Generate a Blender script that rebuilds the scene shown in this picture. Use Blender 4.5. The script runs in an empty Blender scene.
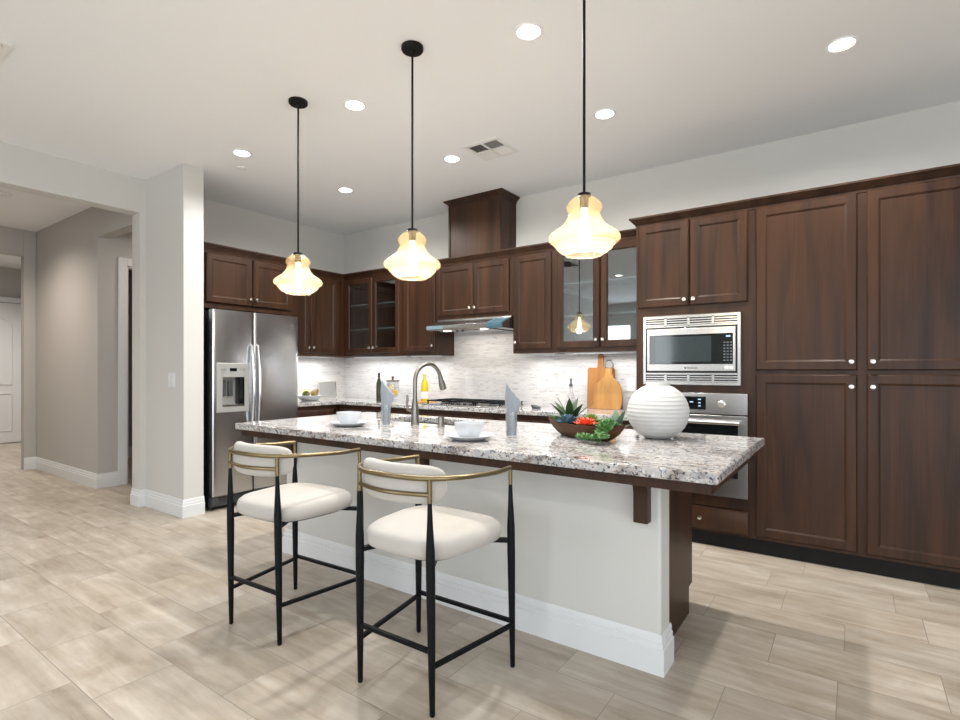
import bpy, bmesh, math, random
from mathutils import Vector, Matrix
random.seed(7)
PI = math.pi
sc = bpy.context.scene
COL = sc.collection

# ------------------------------------------------------------------ camera, world, light, exposure
cam = bpy.data.cameras.new('camera')
cam_o = bpy.data.objects.new('camera', cam)
COL.objects.link(cam_o)
cam_o.location = (0, 0, 1.27)
cam_o.rotation_euler = (math.radians(90), 0, math.radians(35.22))
cam.sensor_width = 36.0
cam.lens = 528.4 / 960 * 36
cam.shift_y = 10 / 960
cam.clip_start = 0.05
sc.camera = cam_o

sc.view_settings.view_transform = 'Standard'
sc.view_settings.look = 'None'
sc.view_settings.exposure = 0.6
sc.view_settings.gamma = 1.0
sc.view_settings.use_curve_mapping = False

world = bpy.data.worlds.new('world')
sc.world = world
world.use_nodes = True
world.node_tree.nodes['Background'].inputs[0].default_value = (0.72, 0.84, 1.0, 1)
world.node_tree.nodes['Background'].inputs[1].default_value = 1.0

DAY = (0.93, 0.97, 1.0)
WARM = (1.0, 0.93, 0.84)
SOFT = (0.955, 0.982, 1.0)
GOLD = (1.0, 0.965, 0.90)


def area_light(name, loc, rot, sx, sy, power, color):
    l = bpy.data.lights.new(name, 'AREA')
    l.shape = 'RECTANGLE'
    l.size, l.size_y = sx, sy
    l.energy = power
    l.color = color
    o = bpy.data.objects.new(name, l)
    COL.objects.link(o)
    o.location = loc
    o.rotation_euler = rot
    return o


def point_light(name, loc, power, color, radius):
    l = bpy.data.lights.new(name, 'POINT')
    l.energy = power
    l.color = color
    l.shadow_soft_size = radius
    o = bpy.data.objects.new(name, l)
    COL.objects.link(o)
    o.location = loc
    return o


def spot_light(name, loc, power, color, radius, angle, blend):
    l = bpy.data.lights.new(name, 'SPOT')
    l.energy = power
    l.color = color
    l.shadow_soft_size = radius
    l.spot_size = math.radians(angle)
    l.spot_blend = blend
    o = bpy.data.objects.new(name, l)
    COL.objects.link(o)
    o.location = loc
    return o


# daylight through the openings of the living end of the room
area_light('daylight_sliding_door', (1.2, -4.93, 1.32), (math.radians(90), 0, 0), 5.6, 2.5, 70, DAY)
area_light('daylight_window', (-5.25, -4.93, 1.75), (math.radians(90), 0, 0), 0.9, 1.4, 18, DAY)
area_light('daylight_window_pair', (-4.0, -4.93, 1.75), (math.radians(90), 0, 0), 0.9, 1.4, 18, DAY)
area_light('side_daylight_fill', (4.43, -1.6, 1.32), (math.radians(90), 0, math.radians(90)), 3.2, 2.5, 64, DAY)  # unseen side source, added to bring in more daylight
P_DOWN, P_PEND, P_STRIP, P_HALL = 68, 5.5, 4.0, 85

# ------------------------------------------------------------------ materials
MATS = {}


class NT:
    def __init__(self, name):
        self.m = bpy.data.materials.new(name)
        self.m.use_nodes = True
        self.t = self.m.node_tree
        self.b = self.t.nodes['Principled BSDF']
        self.out = self.t.nodes['Material Output']
        MATS[name] = self.m

    def n(self, kind, **kw):
        x = self.t.nodes.new(kind)
        for k, v in kw.items():
            setattr(x, k, v)
        return x

    def l(self, a, b):
        self.t.links.new(a, b)

    def math(self, op, a, b=None, c=None):
        x = self.n('ShaderNodeMath', operation=op)
        for i, v in enumerate((a, b, c)):
            if v is None:
                continue
            if isinstance(v, (int, float)):
                x.inputs[i].default_value = v
            else:
                self.l(v, x.inputs[i])
        return x.outputs[0]

    def mix(self, f, a, b, blend='MIX'):
        x = self.n('ShaderNodeMix', data_type='RGBA', blend_type=blend)
        for s, v in ((x.inputs[0], f), (x.inputs[6], a), (x.inputs[7], b)):
            if isinstance(v, (int, float)):
                s.default_value = v
            elif isinstance(v, tuple):
                s.default_value = (*v, 1) if len(v) == 3 else v
            else:
                self.l(v, s)
        return x.outputs[2]

    def obj_coord(self):
        return self.n('ShaderNodeTexCoord').outputs['Object']

    def mapped(self, scale, vec=None, loc=None):
        mp = self.n('ShaderNodeMapping')
        mp.inputs['Scale'].default_value = scale
        if loc is not None:
            self.l(loc, mp.inputs['Location'])
        self.l(vec if vec is not None else self.obj_coord(), mp.inputs[0])
        return mp.outputs[0]

    def noise(self, vec, scale, detail=4, rough=0.55, dist=0.0):
        x = self.n('ShaderNodeTexNoise')
        x.inputs['Scale'].default_value = scale
        x.inputs['Detail'].default_value = detail
        x.inputs['Roughness'].default_value = rough
        x.inputs['Distortion'].default_value = dist
        self.l(vec, x.inputs['Vector'])
        return x.outputs[0]

    def ramp(self, f, stops):
        x = self.n('ShaderNodeValToRGB')
        e = x.color_ramp.elements
        while len(e) < len(stops):
            e.new(0.5)
        for i, (p, c) in enumerate(stops):
            e[i].position = p
            e[i].color = (*c, 1) if len(c) == 3 else c
        self.l(f, x.inputs[0])
        return x.outputs[0]

    def bump(self, h, strength, dist=0.002):
        x = self.n('ShaderNodeBump')
        x.inputs['Strength'].default_value = strength
        x.inputs['Distance'].default_value = dist
        self.l(h, x.inputs['Height'])
        self.l(x.outputs[0], self.b.inputs['Normal'])

    def set(self, color=None, rough=None, metal=None, spec=None, coat=None, coat_r=None):
        b = self.b
        if color is not None:
            if isinstance(color, tuple):
                b.inputs['Base Color'].default_value = (*color, 1)
            else:
                self.l(color, b.inputs['Base Color'])
        if rough is not None:
            if isinstance(rough, (int, float)):
                b.inputs['Roughness'].default_value = rough
            else:
                self.l(rough, b.inputs['Roughness'])
        if metal is not None:
            b.inputs['Metallic'].default_value = metal
        if spec is not None:
            b.inputs['Specular IOR Level'].default_value = spec
        if coat is not None:
            b.inputs['Coat Weight'].default_value = coat
        if coat_r is not None:
            b.inputs['Coat Roughness'].default_value = coat_r
        return self


def plain(name, color, rough=0.5, metal=0.0, var=0.04, vscale=30, spec=None, bump=0.0):
    m = NT(name)
    v = m.noise(m.obj_coord(), vscale, 3)
    c = m.mix(v, tuple(x * (1 - var) for x in color), tuple(min(1, x * (1 + var)) for x in color))
    m.set(color=c, rough=rough, metal=metal, spec=spec)
    if bump:
        m.bump(v, bump, 0.001)
    return m.m


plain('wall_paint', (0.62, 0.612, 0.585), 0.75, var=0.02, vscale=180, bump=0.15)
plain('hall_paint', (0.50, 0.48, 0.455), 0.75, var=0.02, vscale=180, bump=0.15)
plain('ceiling_paint', (0.89, 0.905, 0.93), 0.85, var=0.015, vscale=150, bump=0.2)
plain('white_trim', (0.74, 0.75, 0.76), 0.35, var=0.01)
plain('white_door', (0.74, 0.73, 0.72), 0.4, var=0.01)
plain('black_metal', (0.0035, 0.0045, 0.006), 0.45, var=0.1, spec=0.16)
plain('bronze_metal', (0.010, 0.009, 0.008), 0.55, var=0.15, spec=0.15)
plain('black_plastic', (0.010, 0.010, 0.012), 0.3, var=0.1)
plain('black_glass', (0.006, 0.008, 0.009), 0.06, var=0.1)
plain('window_glass_dark', (0.030, 0.042, 0.045), 0.08, var=0.1)
plain('dark_grey', (0.055, 0.06, 0.065), 0.4, var=0.1)
plain('slate_grey', (0.14, 0.155, 0.165), 0.4, var=0.1)
plain('nickel', (0.78, 0.76, 0.72), 0.22, 1.0)
plain('chrome', (0.80, 0.81, 0.82), 0.12, 1.0)
plain('brushed_nickel', (0.25, 0.235, 0.21), 0.30, 1.0, var=0.05)
plain('brass', (0.245, 0.19, 0.105), 0.34, 1.0, var=0.05)
plain('white_ceramic', (0.60, 0.62, 0.65), 0.22, var=0.01)
plain('vase_ceramic', (0.56, 0.56, 0.555), 0.6, var=0.02)
plain('blue_film', (0.07, 0.15, 0.20), 0.35, var=0.1)
plain('pale_film', (0.17, 0.26, 0.30), 0.35, var=0.1)
plain('pear_green', (0.13, 0.14, 0.03), 0.45, var=0.3)
plain('pear_brown', (0.25, 0.16, 0.055), 0.45, var=0.3)
plain('lemon', (0.85, 0.50, 0.05), 0.45, var=0.1)
plain('leaf_dark', (0.022, 0.055, 0.012), 0.4, var=0.35)
plain('leaf_blue', (0.09, 0.16, 0.22), 0.5, var=0.3)
plain('leaf_green', (0.09, 0.22, 0.06), 0.45, var=0.4)
plain('leaf_lime', (0.20, 0.28, 0.05), 0.45, var=0.3)
plain('leaf_pale', (0.10, 0.17, 0.11), 0.5, var=0.25)
plain('petal_orange', (0.75, 0.10, 0.035), 0.45, var=0.3)
plain('petal_yellow', (0.75, 0.40, 0.06), 0.45, var=0.3)
plain('light_grey', (0.33, 0.33, 0.32), 0.35)
plain('soil', (0.03, 0.02, 0.013), 0.9, var=0.5, vscale=120)
plain('wine_yellow', (0.58, 0.47, 0.015), 0.12, var=0.05)
plain('bottle_dark', (0.022, 0.026, 0.008), 0.1, var=0.1)
plain('paper_white', (0.78, 0.76, 0.74), 0.6)
plain('lens_trim', (0.82, 0.82, 0.82), 0.4)
plain('vent_dark', (0.10, 0.10, 0.10), 0.6)


def wood_mat(name, light, dark, rough=0.33, grain=(13, 13, 1.1), coat=0.15, contrast=0.5):
    m = NT(name)
    rnd = m.n('ShaderNodeObjectInfo').outputs['Random']
    off = m.math('MULTIPLY', rnd, 37.0)
    cx = m.n('ShaderNodeCombineXYZ')
    m.l(off, cx.inputs[0]); m.l(off, cx.inputs[1]); m.l(off, cx.inputs[2])
    v = m.mapped(grain, loc=cx.outputs[0])
    big = m.noise(v, 0.55, 3, 0.5, 1.2)
    fine = m.noise(m.mapped((grain[0] * 9, grain[1] * 9, grain[2] * 2.2), loc=cx.outputs[0]), 1.0, 4, 0.6, 0.3)
    f = m.math('ADD', m.math('MULTIPLY', big, 0.72), m.math('MULTIPLY', fine, 0.28))
    c = m.ramp(f, [(0.5 - contrast * 0.35, dark), (0.5 + contrast * 0.35, light)])
    m.set(color=c, rough=rough, coat=coat, coat_r=0.25, spec=0.28)
    return m.m


wood_mat('espresso_wood', (0.060, 0.0255, 0.0118), (0.021, 0.0097, 0.0058), 0.38, coat=0, contrast=0.45)
wood_mat('espresso_inside', (0.045, 0.022, 0.013), (0.022, 0.011, 0.007), 0.45)
wood_mat('toe_black', (0.007, 0.0055, 0.005), (0.004, 0.003, 0.003), 0.6, coat=0)
wood_mat('board_honey', (0.50, 0.27, 0.085), (0.36, 0.17, 0.05), 0.5, grain=(22, 22, 1.5), coat=0)
wood_mat('board_amber', (0.44, 0.20, 0.06), (0.28, 0.115, 0.035), 0.5, grain=(22, 22, 1.5), coat=0)
wood_mat('bowl_wood', (0.13, 0.055, 0.023), (0.035, 0.016, 0.009), 0.6, grain=(4, 14, 18), coat=0)
wood_mat('lid_wood', (0.10, 0.04, 0.02), (0.05, 0.02, 0.012), 0.5, coat=0)


def granite(name):
    m = NT(name)
    co = m.obj_coord()
    warp = m.noise(m.mapped((3.5, 11, 11)), 1.0, 5, 0.62, 1.4)
    vein = m.ramp(warp, [(0.34, (0.20, 0.165, 0.14)), (0.43, (0.40, 0.36, 0.33)), (0.52, (0.58, 0.56, 0.54)), (0.68, (0.52, 0.49, 0.465))])
    flow = m.noise(m.mapped((14, 50, 50)), 1.0, 4, 0.6, 0.9)
    c1 = m.mix(m.ramp(flow, [(0.53, (0, 0, 0)), (0.62, (0.75, 0.75, 0.75))]), vein, (0.19, 0.145, 0.12))
    cool = m.noise(co, 26, 3, 0.6)
    c1 = m.mix(m.ramp(cool, [(0.50, (0, 0, 0)), (0.60, (0.6, 0.6, 0.6))]), c1, (0.40, 0.43, 0.465))
    pale = m.noise(m.mapped((1, 1, 1)), 48, 3, 0.55)
    c2 = m.mix(m.ramp(pale, [(0.57, (0, 0, 0)), (0.65, (0.8, 0.8, 0.8))]), c1, (0.72, 0.72, 0.725))
    speck = m.noise(co, 64, 4, 0.66, 0.5)
    c3 = m.mix(m.ramp(speck, [(0.55, (0, 0, 0)), (0.595, (0.92, 0.92, 0.92))]), c2, (0.04, 0.045, 0.06))
    m.set(color=c3, rough=0.06, spec=0.6)
    return m.m


granite('granite')


def floor_mat():
    m = NT('travertine_tile')
    sep = m.n('ShaderNodeSeparateXYZ')
    m.l(m.obj_coord(), sep.inputs[0])
    X, Y = sep.outputs[0], sep.outputs[1]
    ry = m.math('DIVIDE', m.math('SUBTRACT', Y, 0.2), 0.3)
    row = m.math('FLOOR', ry)
    fy = m.math('FRACT', ry)
    sh = m.math('FRACT', m.math('MULTIPLY', m.math('SINE', m.math('MULTIPLY', row, 2.118624605616464)), 8.989841007996692))
    rx = m.math('SUBTRACT', m.math('DIVIDE', X, 0.6), sh)
    colm = m.math('FLOOR', rx)
    fx = m.math('FRACT', rx)
    dx = m.math('MULTIPLY', m.math('MINIMUM', fx, m.math('SUBTRACT', 1.0, fx)), 0.6)
    dy = m.math('MULTIPLY', m.math('MINIMUM', fy, m.math('SUBTRACT', 1.0, fy)), 0.3)
    d = m.math('MINIMUM', dx, dy)
    grout = m.math('LESS_THAN', d, 0.0016)
    idv = m.n('ShaderNodeCombineXYZ')
    m.l(colm, idv.inputs[0]); m.l(row, idv.inputs[1])
    wn = m.n('ShaderNodeTexWhiteNoise', noise_dimensions='2D')
    m.l(idv.outputs[0], wn.inputs['Vector'])
    loc = m.n('ShaderNodeVectorMath', operation='SCALE')
    m.l(wn.outputs['Color'], loc.inputs[0]); loc.inputs['Scale'].default_value = 23.0
    streak = m.noise(m.mapped((1.6, 15, 1), loc=loc.outputs[0]), 1.0, 5, 0.62, 0.5)
    cloud = m.noise(m.mapped((2.6, 4.0, 1), loc=loc.outputs[0]), 1.0, 4, 0.6, 0.8)
    f = m.math('ADD', m.math('MULTIPLY', streak, 0.55), m.math('MULTIPLY', cloud, 0.45))
    c = m.ramp(f, [(0.36, (0.345, 0.28, 0.215)), (0.46, (0.435, 0.37, 0.295)), (0.55, (0.50, 0.435, 0.36)), (0.66, (0.60, 0.54, 0.46))])
    tone = m.math('ADD', m.math('MULTIPLY', wn.outputs['Value'], 0.16), 0.92)
    tv = m.n('ShaderNodeCombineXYZ')
    for i in range(3):
        m.l(tone, tv.inputs[i])
    c = m.mix(1.0, c, tv.outputs[0], 'MULTIPLY')
    c = m.mix(grout, c, (0.30, 0.255, 0.21))
    m.set(color=c, rough=m.math('ADD', m.math('MULTIPLY', streak, 0.2), 0.27), spec=0.4)
    hgt = m.math('SUBTRACT', 1.0, grout)
    m.bump(hgt, 0.5, 0.002)


floor_mat()


def mosaic_mat():
    m = NT('marble_mosaic')
    sep = m.n('ShaderNodeSeparateXYZ')
    m.l(m.obj_coord(), sep.inputs[0])
    cv = m.n('ShaderNodeCombineXYZ')
    m.l(m.math('ADD', sep.outputs[0], sep.outputs[1]), cv.inputs[0])
    m.l(sep.outputs[2], cv.inputs[1])
    br = m.n('ShaderNodeTexBrick')
    m.l(cv.outputs[0], br.inputs['Vector'])
    br.offset = 0.37
    br.offset_frequency = 2
    br.squash = 0.62
    br.squash_frequency = 3
    for k, v in (('Scale', 1.0), ('Mortar Size', 0.0009), ('Mortar Smooth', 0.1), ('Bias', -0.35), ('Brick Width', 0.17), ('Row Height', 0.0185)):
        br.inputs[k].default_value = v
    br.inputs['Color1'].default_value = (0.70, 0.675, 0.655, 1)
    br.inputs['Color2'].default_value = (0.56, 0.535, 0.53, 1)
    br.inputs['Mortar'].default_value = (0.62, 0.60, 0.585, 1)
    vn = m.noise(m.mapped((9, 90, 1), vec=cv.outputs[0]), 1.0, 4, 0.6, 0.6)
    c = m.mix(m.ramp(vn, [(0.575, (0, 0, 0)), (0.66, (0.85, 0.85, 0.85))]), br.outputs['Color'], (0.36, 0.34, 0.345))
    m.set(color=c, rough=0.28)
    m.bump(br.outputs['Fac'], 0.3, 0.0015)


mosaic_mat()


def steel_mat(name, base=(0.46, 0.45, 0.44), rough=0.27, stretch=(90, 90, 1.0)):
    m = NT(name)
    v = m.noise(m.mapped(stretch), 3.0, 2, 0.5)
    m.set(color=m.mix(v, tuple(x * 0.97 for x in base), tuple(x * 1.03 for x in base)), metal=1.0, rough=rough)
    return m.m


steel_mat('stainless')
steel_mat('fridge_steel', (0.57, 0.58, 0.595), 0.24)
steel_mat('stainless_dark', (0.33, 0.335, 0.35), 0.22)


def fabric_mat(name, color):
    m = NT(name)
    co = m.obj_coord()
    n1 = m.noise(co, 520, 2, 0.7)
    n2 = m.noise(co, 14, 3)
    c = m.mix(n1, tuple(x * 0.80 for x in color), tuple(min(1, x * 1.10) for x in color))
    c = m.mix(m.math('MULTIPLY', n2, 0.25), c, tuple(x * 0.85 for x in color))
    m.set(color=c, rough=0.95, spec=0.15)
    m.b.inputs['Sheen Weight'].default_value = 0.3
    m.bump(n1, 0.5, 0.0015)


fabric_mat('boucle', (0.54, 0.51, 0.47))
fabric_mat('napkin_grey', (0.28, 0.31, 0.35))


def clear_glass(name, tint=(1, 1, 1), gloss=1.0, rough=0.02, body=None, body_amt=0.0, ior=1.45):
    """thin pane or vessel wall: a clear transparent body with a fresnel reflection, so that light passes it"""
    m = NT(name)
    tr = m.n('ShaderNodeBsdfTransparent')
    tr.inputs[0].default_value = (*tint, 1)
    gl = m.n('ShaderNodeBsdfGlossy')
    gl.inputs['Roughness'].default_value = rough
    lw = m.n('ShaderNodeLayerWeight')
    lw.inputs[0].default_value = 0.5
    fr = m.math('ADD', m.math('MULTIPLY', m.math('POWER', lw.outputs['Facing'], 5.0), 0.30), 0.042)
    mx = m.n('ShaderNodeMixShader')
    src = tr.outputs[0]
    if body:
        tl = m.n('ShaderNodeBsdfTranslucent')
        tl.inputs[0].default_value = (*body, 1)
        df = m.n('ShaderNodeBsdfDiffuse')
        df.inputs[0].default_value = (*body, 1)
        h = m.n('ShaderNodeMixShader'); h.inputs[0].default_value = 0.35
        m.l(tl.outputs[0], h.inputs[1]); m.l(df.outputs[0], h.inputs[2])
        sd = m.noise(m.mapped((1, 1, 3)), 60, 3, 0.6)
        amt = m.math('MULTIPLY', m.ramp(sd, [(0.35, (0.55, 0.55, 0.55)), (0.65, (1, 1, 1))]), body_amt)
        b2 = m.n('ShaderNodeMixShader')
        m.l(amt, b2.inputs[0]); m.l(tr.outputs[0], b2.inputs[1]); m.l(h.outputs[0], b2.inputs[2])
        src = b2.outputs[0]
    m.l(m.math('MULTIPLY', fr, gloss), mx.inputs[0])
    m.l(src, mx.inputs[1])
    m.l(gl.outputs[0], mx.inputs[2])
    m.l(mx.outputs[0], m.out.inputs[0])
    return m.m


clear_glass('pane_glass', (0.82, 0.90, 0.93), 6.0)
plain('shelf_glass', (0.22, 0.25, 0.26), 0.3)
clear_glass('tumbler_glass', (0.93, 0.945, 0.95), 2.2, body=(0.8, 0.85, 0.88), body_amt=0.08)
clear_glass('carafe_glass', (0.93, 0.93, 0.94), 1.2, body=(0.85, 0.83, 0.83), body_amt=0.35)
clear_glass('amber_glass', (1.0, 0.90, 0.70), 1.2, rough=0.05, body=(1.0, 0.80, 0.54), body_amt=0.23)


def emit_mat(name, color, strength):
    m = NT(name)
    e = m.n('ShaderNodeEmission')
    e.inputs[0].default_value = (*color, 1)
    e.inputs[1].default_value = strength
    m.l(e.outputs[0], m.out.inputs[0])


emit_mat('lamp_lens', (1.0, 0.93, 0.82), 9.0)
emit_mat('lamp_bulb', (1.0, 0.84, 0.58), 9.0)
emit_mat('display_blue', (0.55, 0.75, 1.0), 0.9)
emit_mat('hood_lamp_lens', (1.0, 0.9, 0.7), 6.0)

# ------------------------------------------------------------------ mesh helpers


class MB:
    def __init__(self):
        self.v, self.f = [], []

    def add(self, vs, fs):
        k = len(self.v)
        self.v += [tuple(p) for p in vs]
        self.f += [tuple(i + k for i in q) for q in fs]
        return self

    def box(self, x0, x1, y0, y1, z0, z1):
        return self.add([(x0, y0, z0), (x1, y0, z0), (x1, y1, z0), (x0, y1, z0), (x0, y0, z1), (x1, y0, z1), (x1, y1, z1), (x0, y1, z1)],
                        [(0, 3, 2, 1), (4, 5, 6, 7), (0, 1, 5, 4), (1, 2, 6, 5), (2, 3, 7, 6), (3, 0, 4, 7)])

    def prism(self, poly, off):
        off = Vector(off)
        n = len(poly)
        a = [Vector(p) for p in poly]
        return self.add(a + [p + off for p in a], [tuple(range(n))[::-1], tuple(range(n, 2 * n))] + [(i, (i + 1) % n, n + (i + 1) % n, n + i) for i in range(n)])

    def rings(self, rings, cap0=True, cap1=True, closed=False):
        n = len(rings[0])
        vs = [p for r in rings for p in r]
        fs = []
        m = len(rings)
        for i in range(m if closed else m - 1):
            a, b = i * n, ((i + 1) % m) * n
            for j in range(n):
                fs.append((a + j, a + (j + 1) % n, b + (j + 1) % n, b + j))
        if cap0 and not closed:
            fs.append(tuple(range(n))[::-1])
        if cap1 and not closed:
            fs.append(tuple((m - 1) * n + j for j in range(n)))
        return self.add(vs, fs)

    def lathe(self, prof, c=(0, 0, 0), n=32, axis=None, cap0=True, cap1=True, ripple=None):
        c = Vector(c)
        if axis is None:
            ex, ey, ez = Vector((1, 0, 0)), Vector((0, 1, 0)), Vector((0, 0, 1))
        else:
            ez = Vector(axis).normalized()
            ex = ez.orthogonal().normalized()
            ey = ez.cross(ex)
        rs = []
        for r, z in prof:
            rs.append([c + ez * z + (ex * math.cos(t) + ey * math.sin(t)) * (r * (1 + (ripple(t) if ripple else 0))) for t in (2 * PI * j / n for j in range(n))])
        return self.rings(rs, cap0, cap1)

    def tube(self, pts, r, n=10, closed=False):
        P = [Vector(p) for p in pts]
        m = len(P)
        rs = []
        prev = None
        for i, p in enumerate(P):
            if closed:
                t = (P[(i + 1) % m] - P[i - 1]).normalized()
            else:
                t = (P[min(i + 1, m - 1)] - P[max(i - 1, 0)]).normalized()
            if prev is None:
                ex = t.orthogonal().normalized()
            else:
                ex = (prev - t * prev.dot(t)).normalized()
            prev = ex
            ey = t.cross(ex)
            rr = r[i] if isinstance(r, (list, tuple)) else r
            rs.append([p + (ex * math.cos(a) + ey * math.sin(a)) * rr for a in (2 * PI * j / n for j in range(n))])
        return self.rings(rs, closed=closed)

    def build(self, name, mat, parent=None, loc=(0, 0, 0), bevel=0.0, smooth=35, seg=2, weld=False):
        me = bpy.data.meshes.new(name)
        if parent is not None:
            L = parent.matrix_world.translation if parent.parent is None else root_of(parent).location
            base = Vector(L)
        else:
            base = Vector(loc)
        me.from_pydata([tuple(Vector(p) - base) for p in self.v], [], self.f)
        bm = bmesh.new()
        bm.from_mesh(me)
        if weld:
            bmesh.ops.remove_doubles(bm, verts=bm.verts, dist=1e-5)
        bmesh.ops.recalc_face_normals(bm, faces=bm.faces)
        bm.to_mesh(me)
        bm.free()
        if smooth:
            me.polygons.foreach_set('use_smooth', [True] * len(me.polygons))
            me.set_sharp_from_angle(angle=math.radians(smooth))
        me.materials.append(MATS[mat])
        o = bpy.data.objects.new(name, me)
        COL.objects.link(o)
        if parent is not None:
            o.parent = parent
        else:
            o.location = base
        if bevel:
            b = o.modifiers.new('bevel', 'BEVEL')
            b.width = bevel
            b.segments = seg
            b.limit_method = 'ANGLE'
            b.angle_limit = math.radians(40)
        return o


def root_of(o):
    while o.parent is not None:
        o = o.parent
    return o


def tag(o, label, cat, group=None, kind=None):
    o['label'] = label
    o['category'] = cat
    if group:
        o['group'] = group
    if kind:
        o['kind'] = kind
    return o


def thing(name, loc, label, cat, group=None):
    o = bpy.data.objects.new(name, None)
    o.empty_display_size = 0.1
    COL.objects.link(o)
    o.location = loc
    o.matrix_world = Matrix.Translation(loc)
    return tag(o, label, cat, group)


def struct(name, mb, mat, label, cat, bevel=0.0):
    return tag(mb.build(name, mat, bevel=bevel), label, cat, kind='structure')


def dup(root, loc, rotz, label):
    r = root.copy()
    COL.objects.link(r)
    r.location = loc
    r.rotation_euler = (0, 0, rotz)
    r['label'] = label

    def kids(src, dst):
        for ch in list(src.children):
            c = ch.copy()
            COL.objects.link(c)
            c.parent = dst
            kids(ch, c)
    kids(root, r)
    return r


def box(x0, x1, y0, y1, z0, z1):
    return MB().box(x0, x1, y0, y1, z0, z1)


# ------------------------------------------------------------------ the room
H = 3.05
WY = 4.68          # back wall of the kitchen
WX = -5.50         # fridge wall
struct('floor', box(-12.1, 4.5, -5.0, 4.80, -0.1, 0), 'travertine_tile', 'beige travertine tile floor laid in staggered rows', 'floor')
struct('ceiling', box(-12.2, 4.6, -5.1, 4.84, H, H + 0.1), 'ceiling_paint', 'smooth white ceiling over kitchen and hall', 'ceiling')
struct('wall_back', box(WX, 4.5, WY, WY + 0.12, 0, H), 'wall_paint', 'grey wall behind the range and pantry cabinets', 'wall')
struct('wall_left', box(-5.58, WX, 2.415, WY + 0.12, 0, H), 'wall_paint', 'grey wall behind the refrigerator', 'wall')
struct('wall_wing', box(-5.58, -4.70, 2.24, 2.415, 0, H), 'wall_paint', 'grey stub wall that shields the refrigerator side', 'wall', bevel=0.006)
hw = MB()
hw.box(-5.58, -5.42, 2.19, 2.24, 0, H)
hw.box(-5.58, -5.42, -0.30, 2.19, 2.735, H)
hw.box(-5.58, -5.42, -5.0, -0.30, 0, H)
struct('wall_hall', hw, 'wall_paint', 'grey wall with the wide cased opening into the hall', 'wall')
struct('wall_right', MB().box(4.5, 4.6, 0.05, WY + 0.12, 0, H).box(4.5, 4.6, -5.0, -3.25, 0, H).box(4.5, 4.6, -3.25, 0.05, 2.62, H),
       'wall_paint', 'grey wall with an added unseen opening for side daylight', 'wall')  # side opening added to admit daylight, holds no door
rw = MB()
for x0, x1 in ((-5.58, -5.70 + 0.0), (-4.80, -4.45), (-3.55, -2.25), (4.05, 4.6)):
    if x1 > x0:
        rw.box(x0, x1, -5.1, -5.0, 0, H)
rw.box(-5.70, -4.80, -5.1, -5.0, 0, 1.05).box(-5.70, -4.80, -5.1, -5.0, 2.45, H)
rw.box(-4.45, -3.55, -5.1, -5.0, 0, 1.05).box(-4.45, -3.55, -5.1, -5.0, 2.45, H)
rw.box(-2.25, 4.05, -5.1, -5.0, 2.62, H)
struct('wall_front', rw, 'wall_paint', 'grey wall of the living end with windows', 'wall')

# hall beyond the opening
hr = MB()
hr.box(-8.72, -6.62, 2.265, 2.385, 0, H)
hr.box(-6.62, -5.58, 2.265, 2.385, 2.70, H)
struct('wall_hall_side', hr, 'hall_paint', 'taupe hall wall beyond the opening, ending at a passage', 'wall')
pw = MB()
pw.box(-6.74, -6.62, 2.385, 2.54, 0, H)
pw.box(-6.74, -6.62, 2.54, 3.34, 2.43, H)
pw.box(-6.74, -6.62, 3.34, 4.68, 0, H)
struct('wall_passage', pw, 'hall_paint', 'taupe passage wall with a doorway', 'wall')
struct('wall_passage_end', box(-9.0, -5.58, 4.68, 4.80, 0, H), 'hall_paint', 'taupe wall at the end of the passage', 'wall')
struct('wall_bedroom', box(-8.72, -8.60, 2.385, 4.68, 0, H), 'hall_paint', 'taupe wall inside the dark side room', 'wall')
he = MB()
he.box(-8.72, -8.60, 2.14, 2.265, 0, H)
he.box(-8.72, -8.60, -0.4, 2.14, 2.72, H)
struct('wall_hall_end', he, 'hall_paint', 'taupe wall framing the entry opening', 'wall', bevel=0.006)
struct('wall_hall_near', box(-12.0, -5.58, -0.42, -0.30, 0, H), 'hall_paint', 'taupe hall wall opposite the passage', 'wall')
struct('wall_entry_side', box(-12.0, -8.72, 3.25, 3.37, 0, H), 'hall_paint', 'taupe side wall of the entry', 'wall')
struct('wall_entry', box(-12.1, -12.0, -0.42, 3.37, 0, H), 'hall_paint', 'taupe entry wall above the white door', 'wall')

# entry door
d = thing('door_1', (-12.0, 2.5, 0), 'white panelled entry door with an arched top panel', 'door')
d['kind'] = 'structure'
box(-12.0, -11.96, 2.04, 2.95, 0.012, 2.43).build('door_panel', 'white_door', d, bevel=0.003)
MB().box(-12.0, -11.94, 2.95, 3.04, 0, 2.53).box(-12.0, -11.94, 1.95, 2.04, 0, 2.53).box(-12.0, -11.94, 2.04, 2.95, 2.44, 2.53).build('casing', 'white_trim', d, bevel=0.006)
mo = MB()
for z0, z1, arch in ((0.22, 0.86, 0), (1.02, 2.0, 0.2)):
    pts = [(-11.955, 2.18, z0), (-11.955, 2.81, z0), (-11.955, 2.81, z1)]
    if arch:
        pts += [(-11.955, 2.495 + 0.315 * math.cos(t), z1 + arch * math.sin(t)) for t in (PI * k / 12 for k in range(1, 12))]
    pts += [(-11.955, 2.18, z1)]
    mo.tube(pts, 0.011, 6, closed=True)
mo.build('panel_molding', 'white_door', d)
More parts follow.
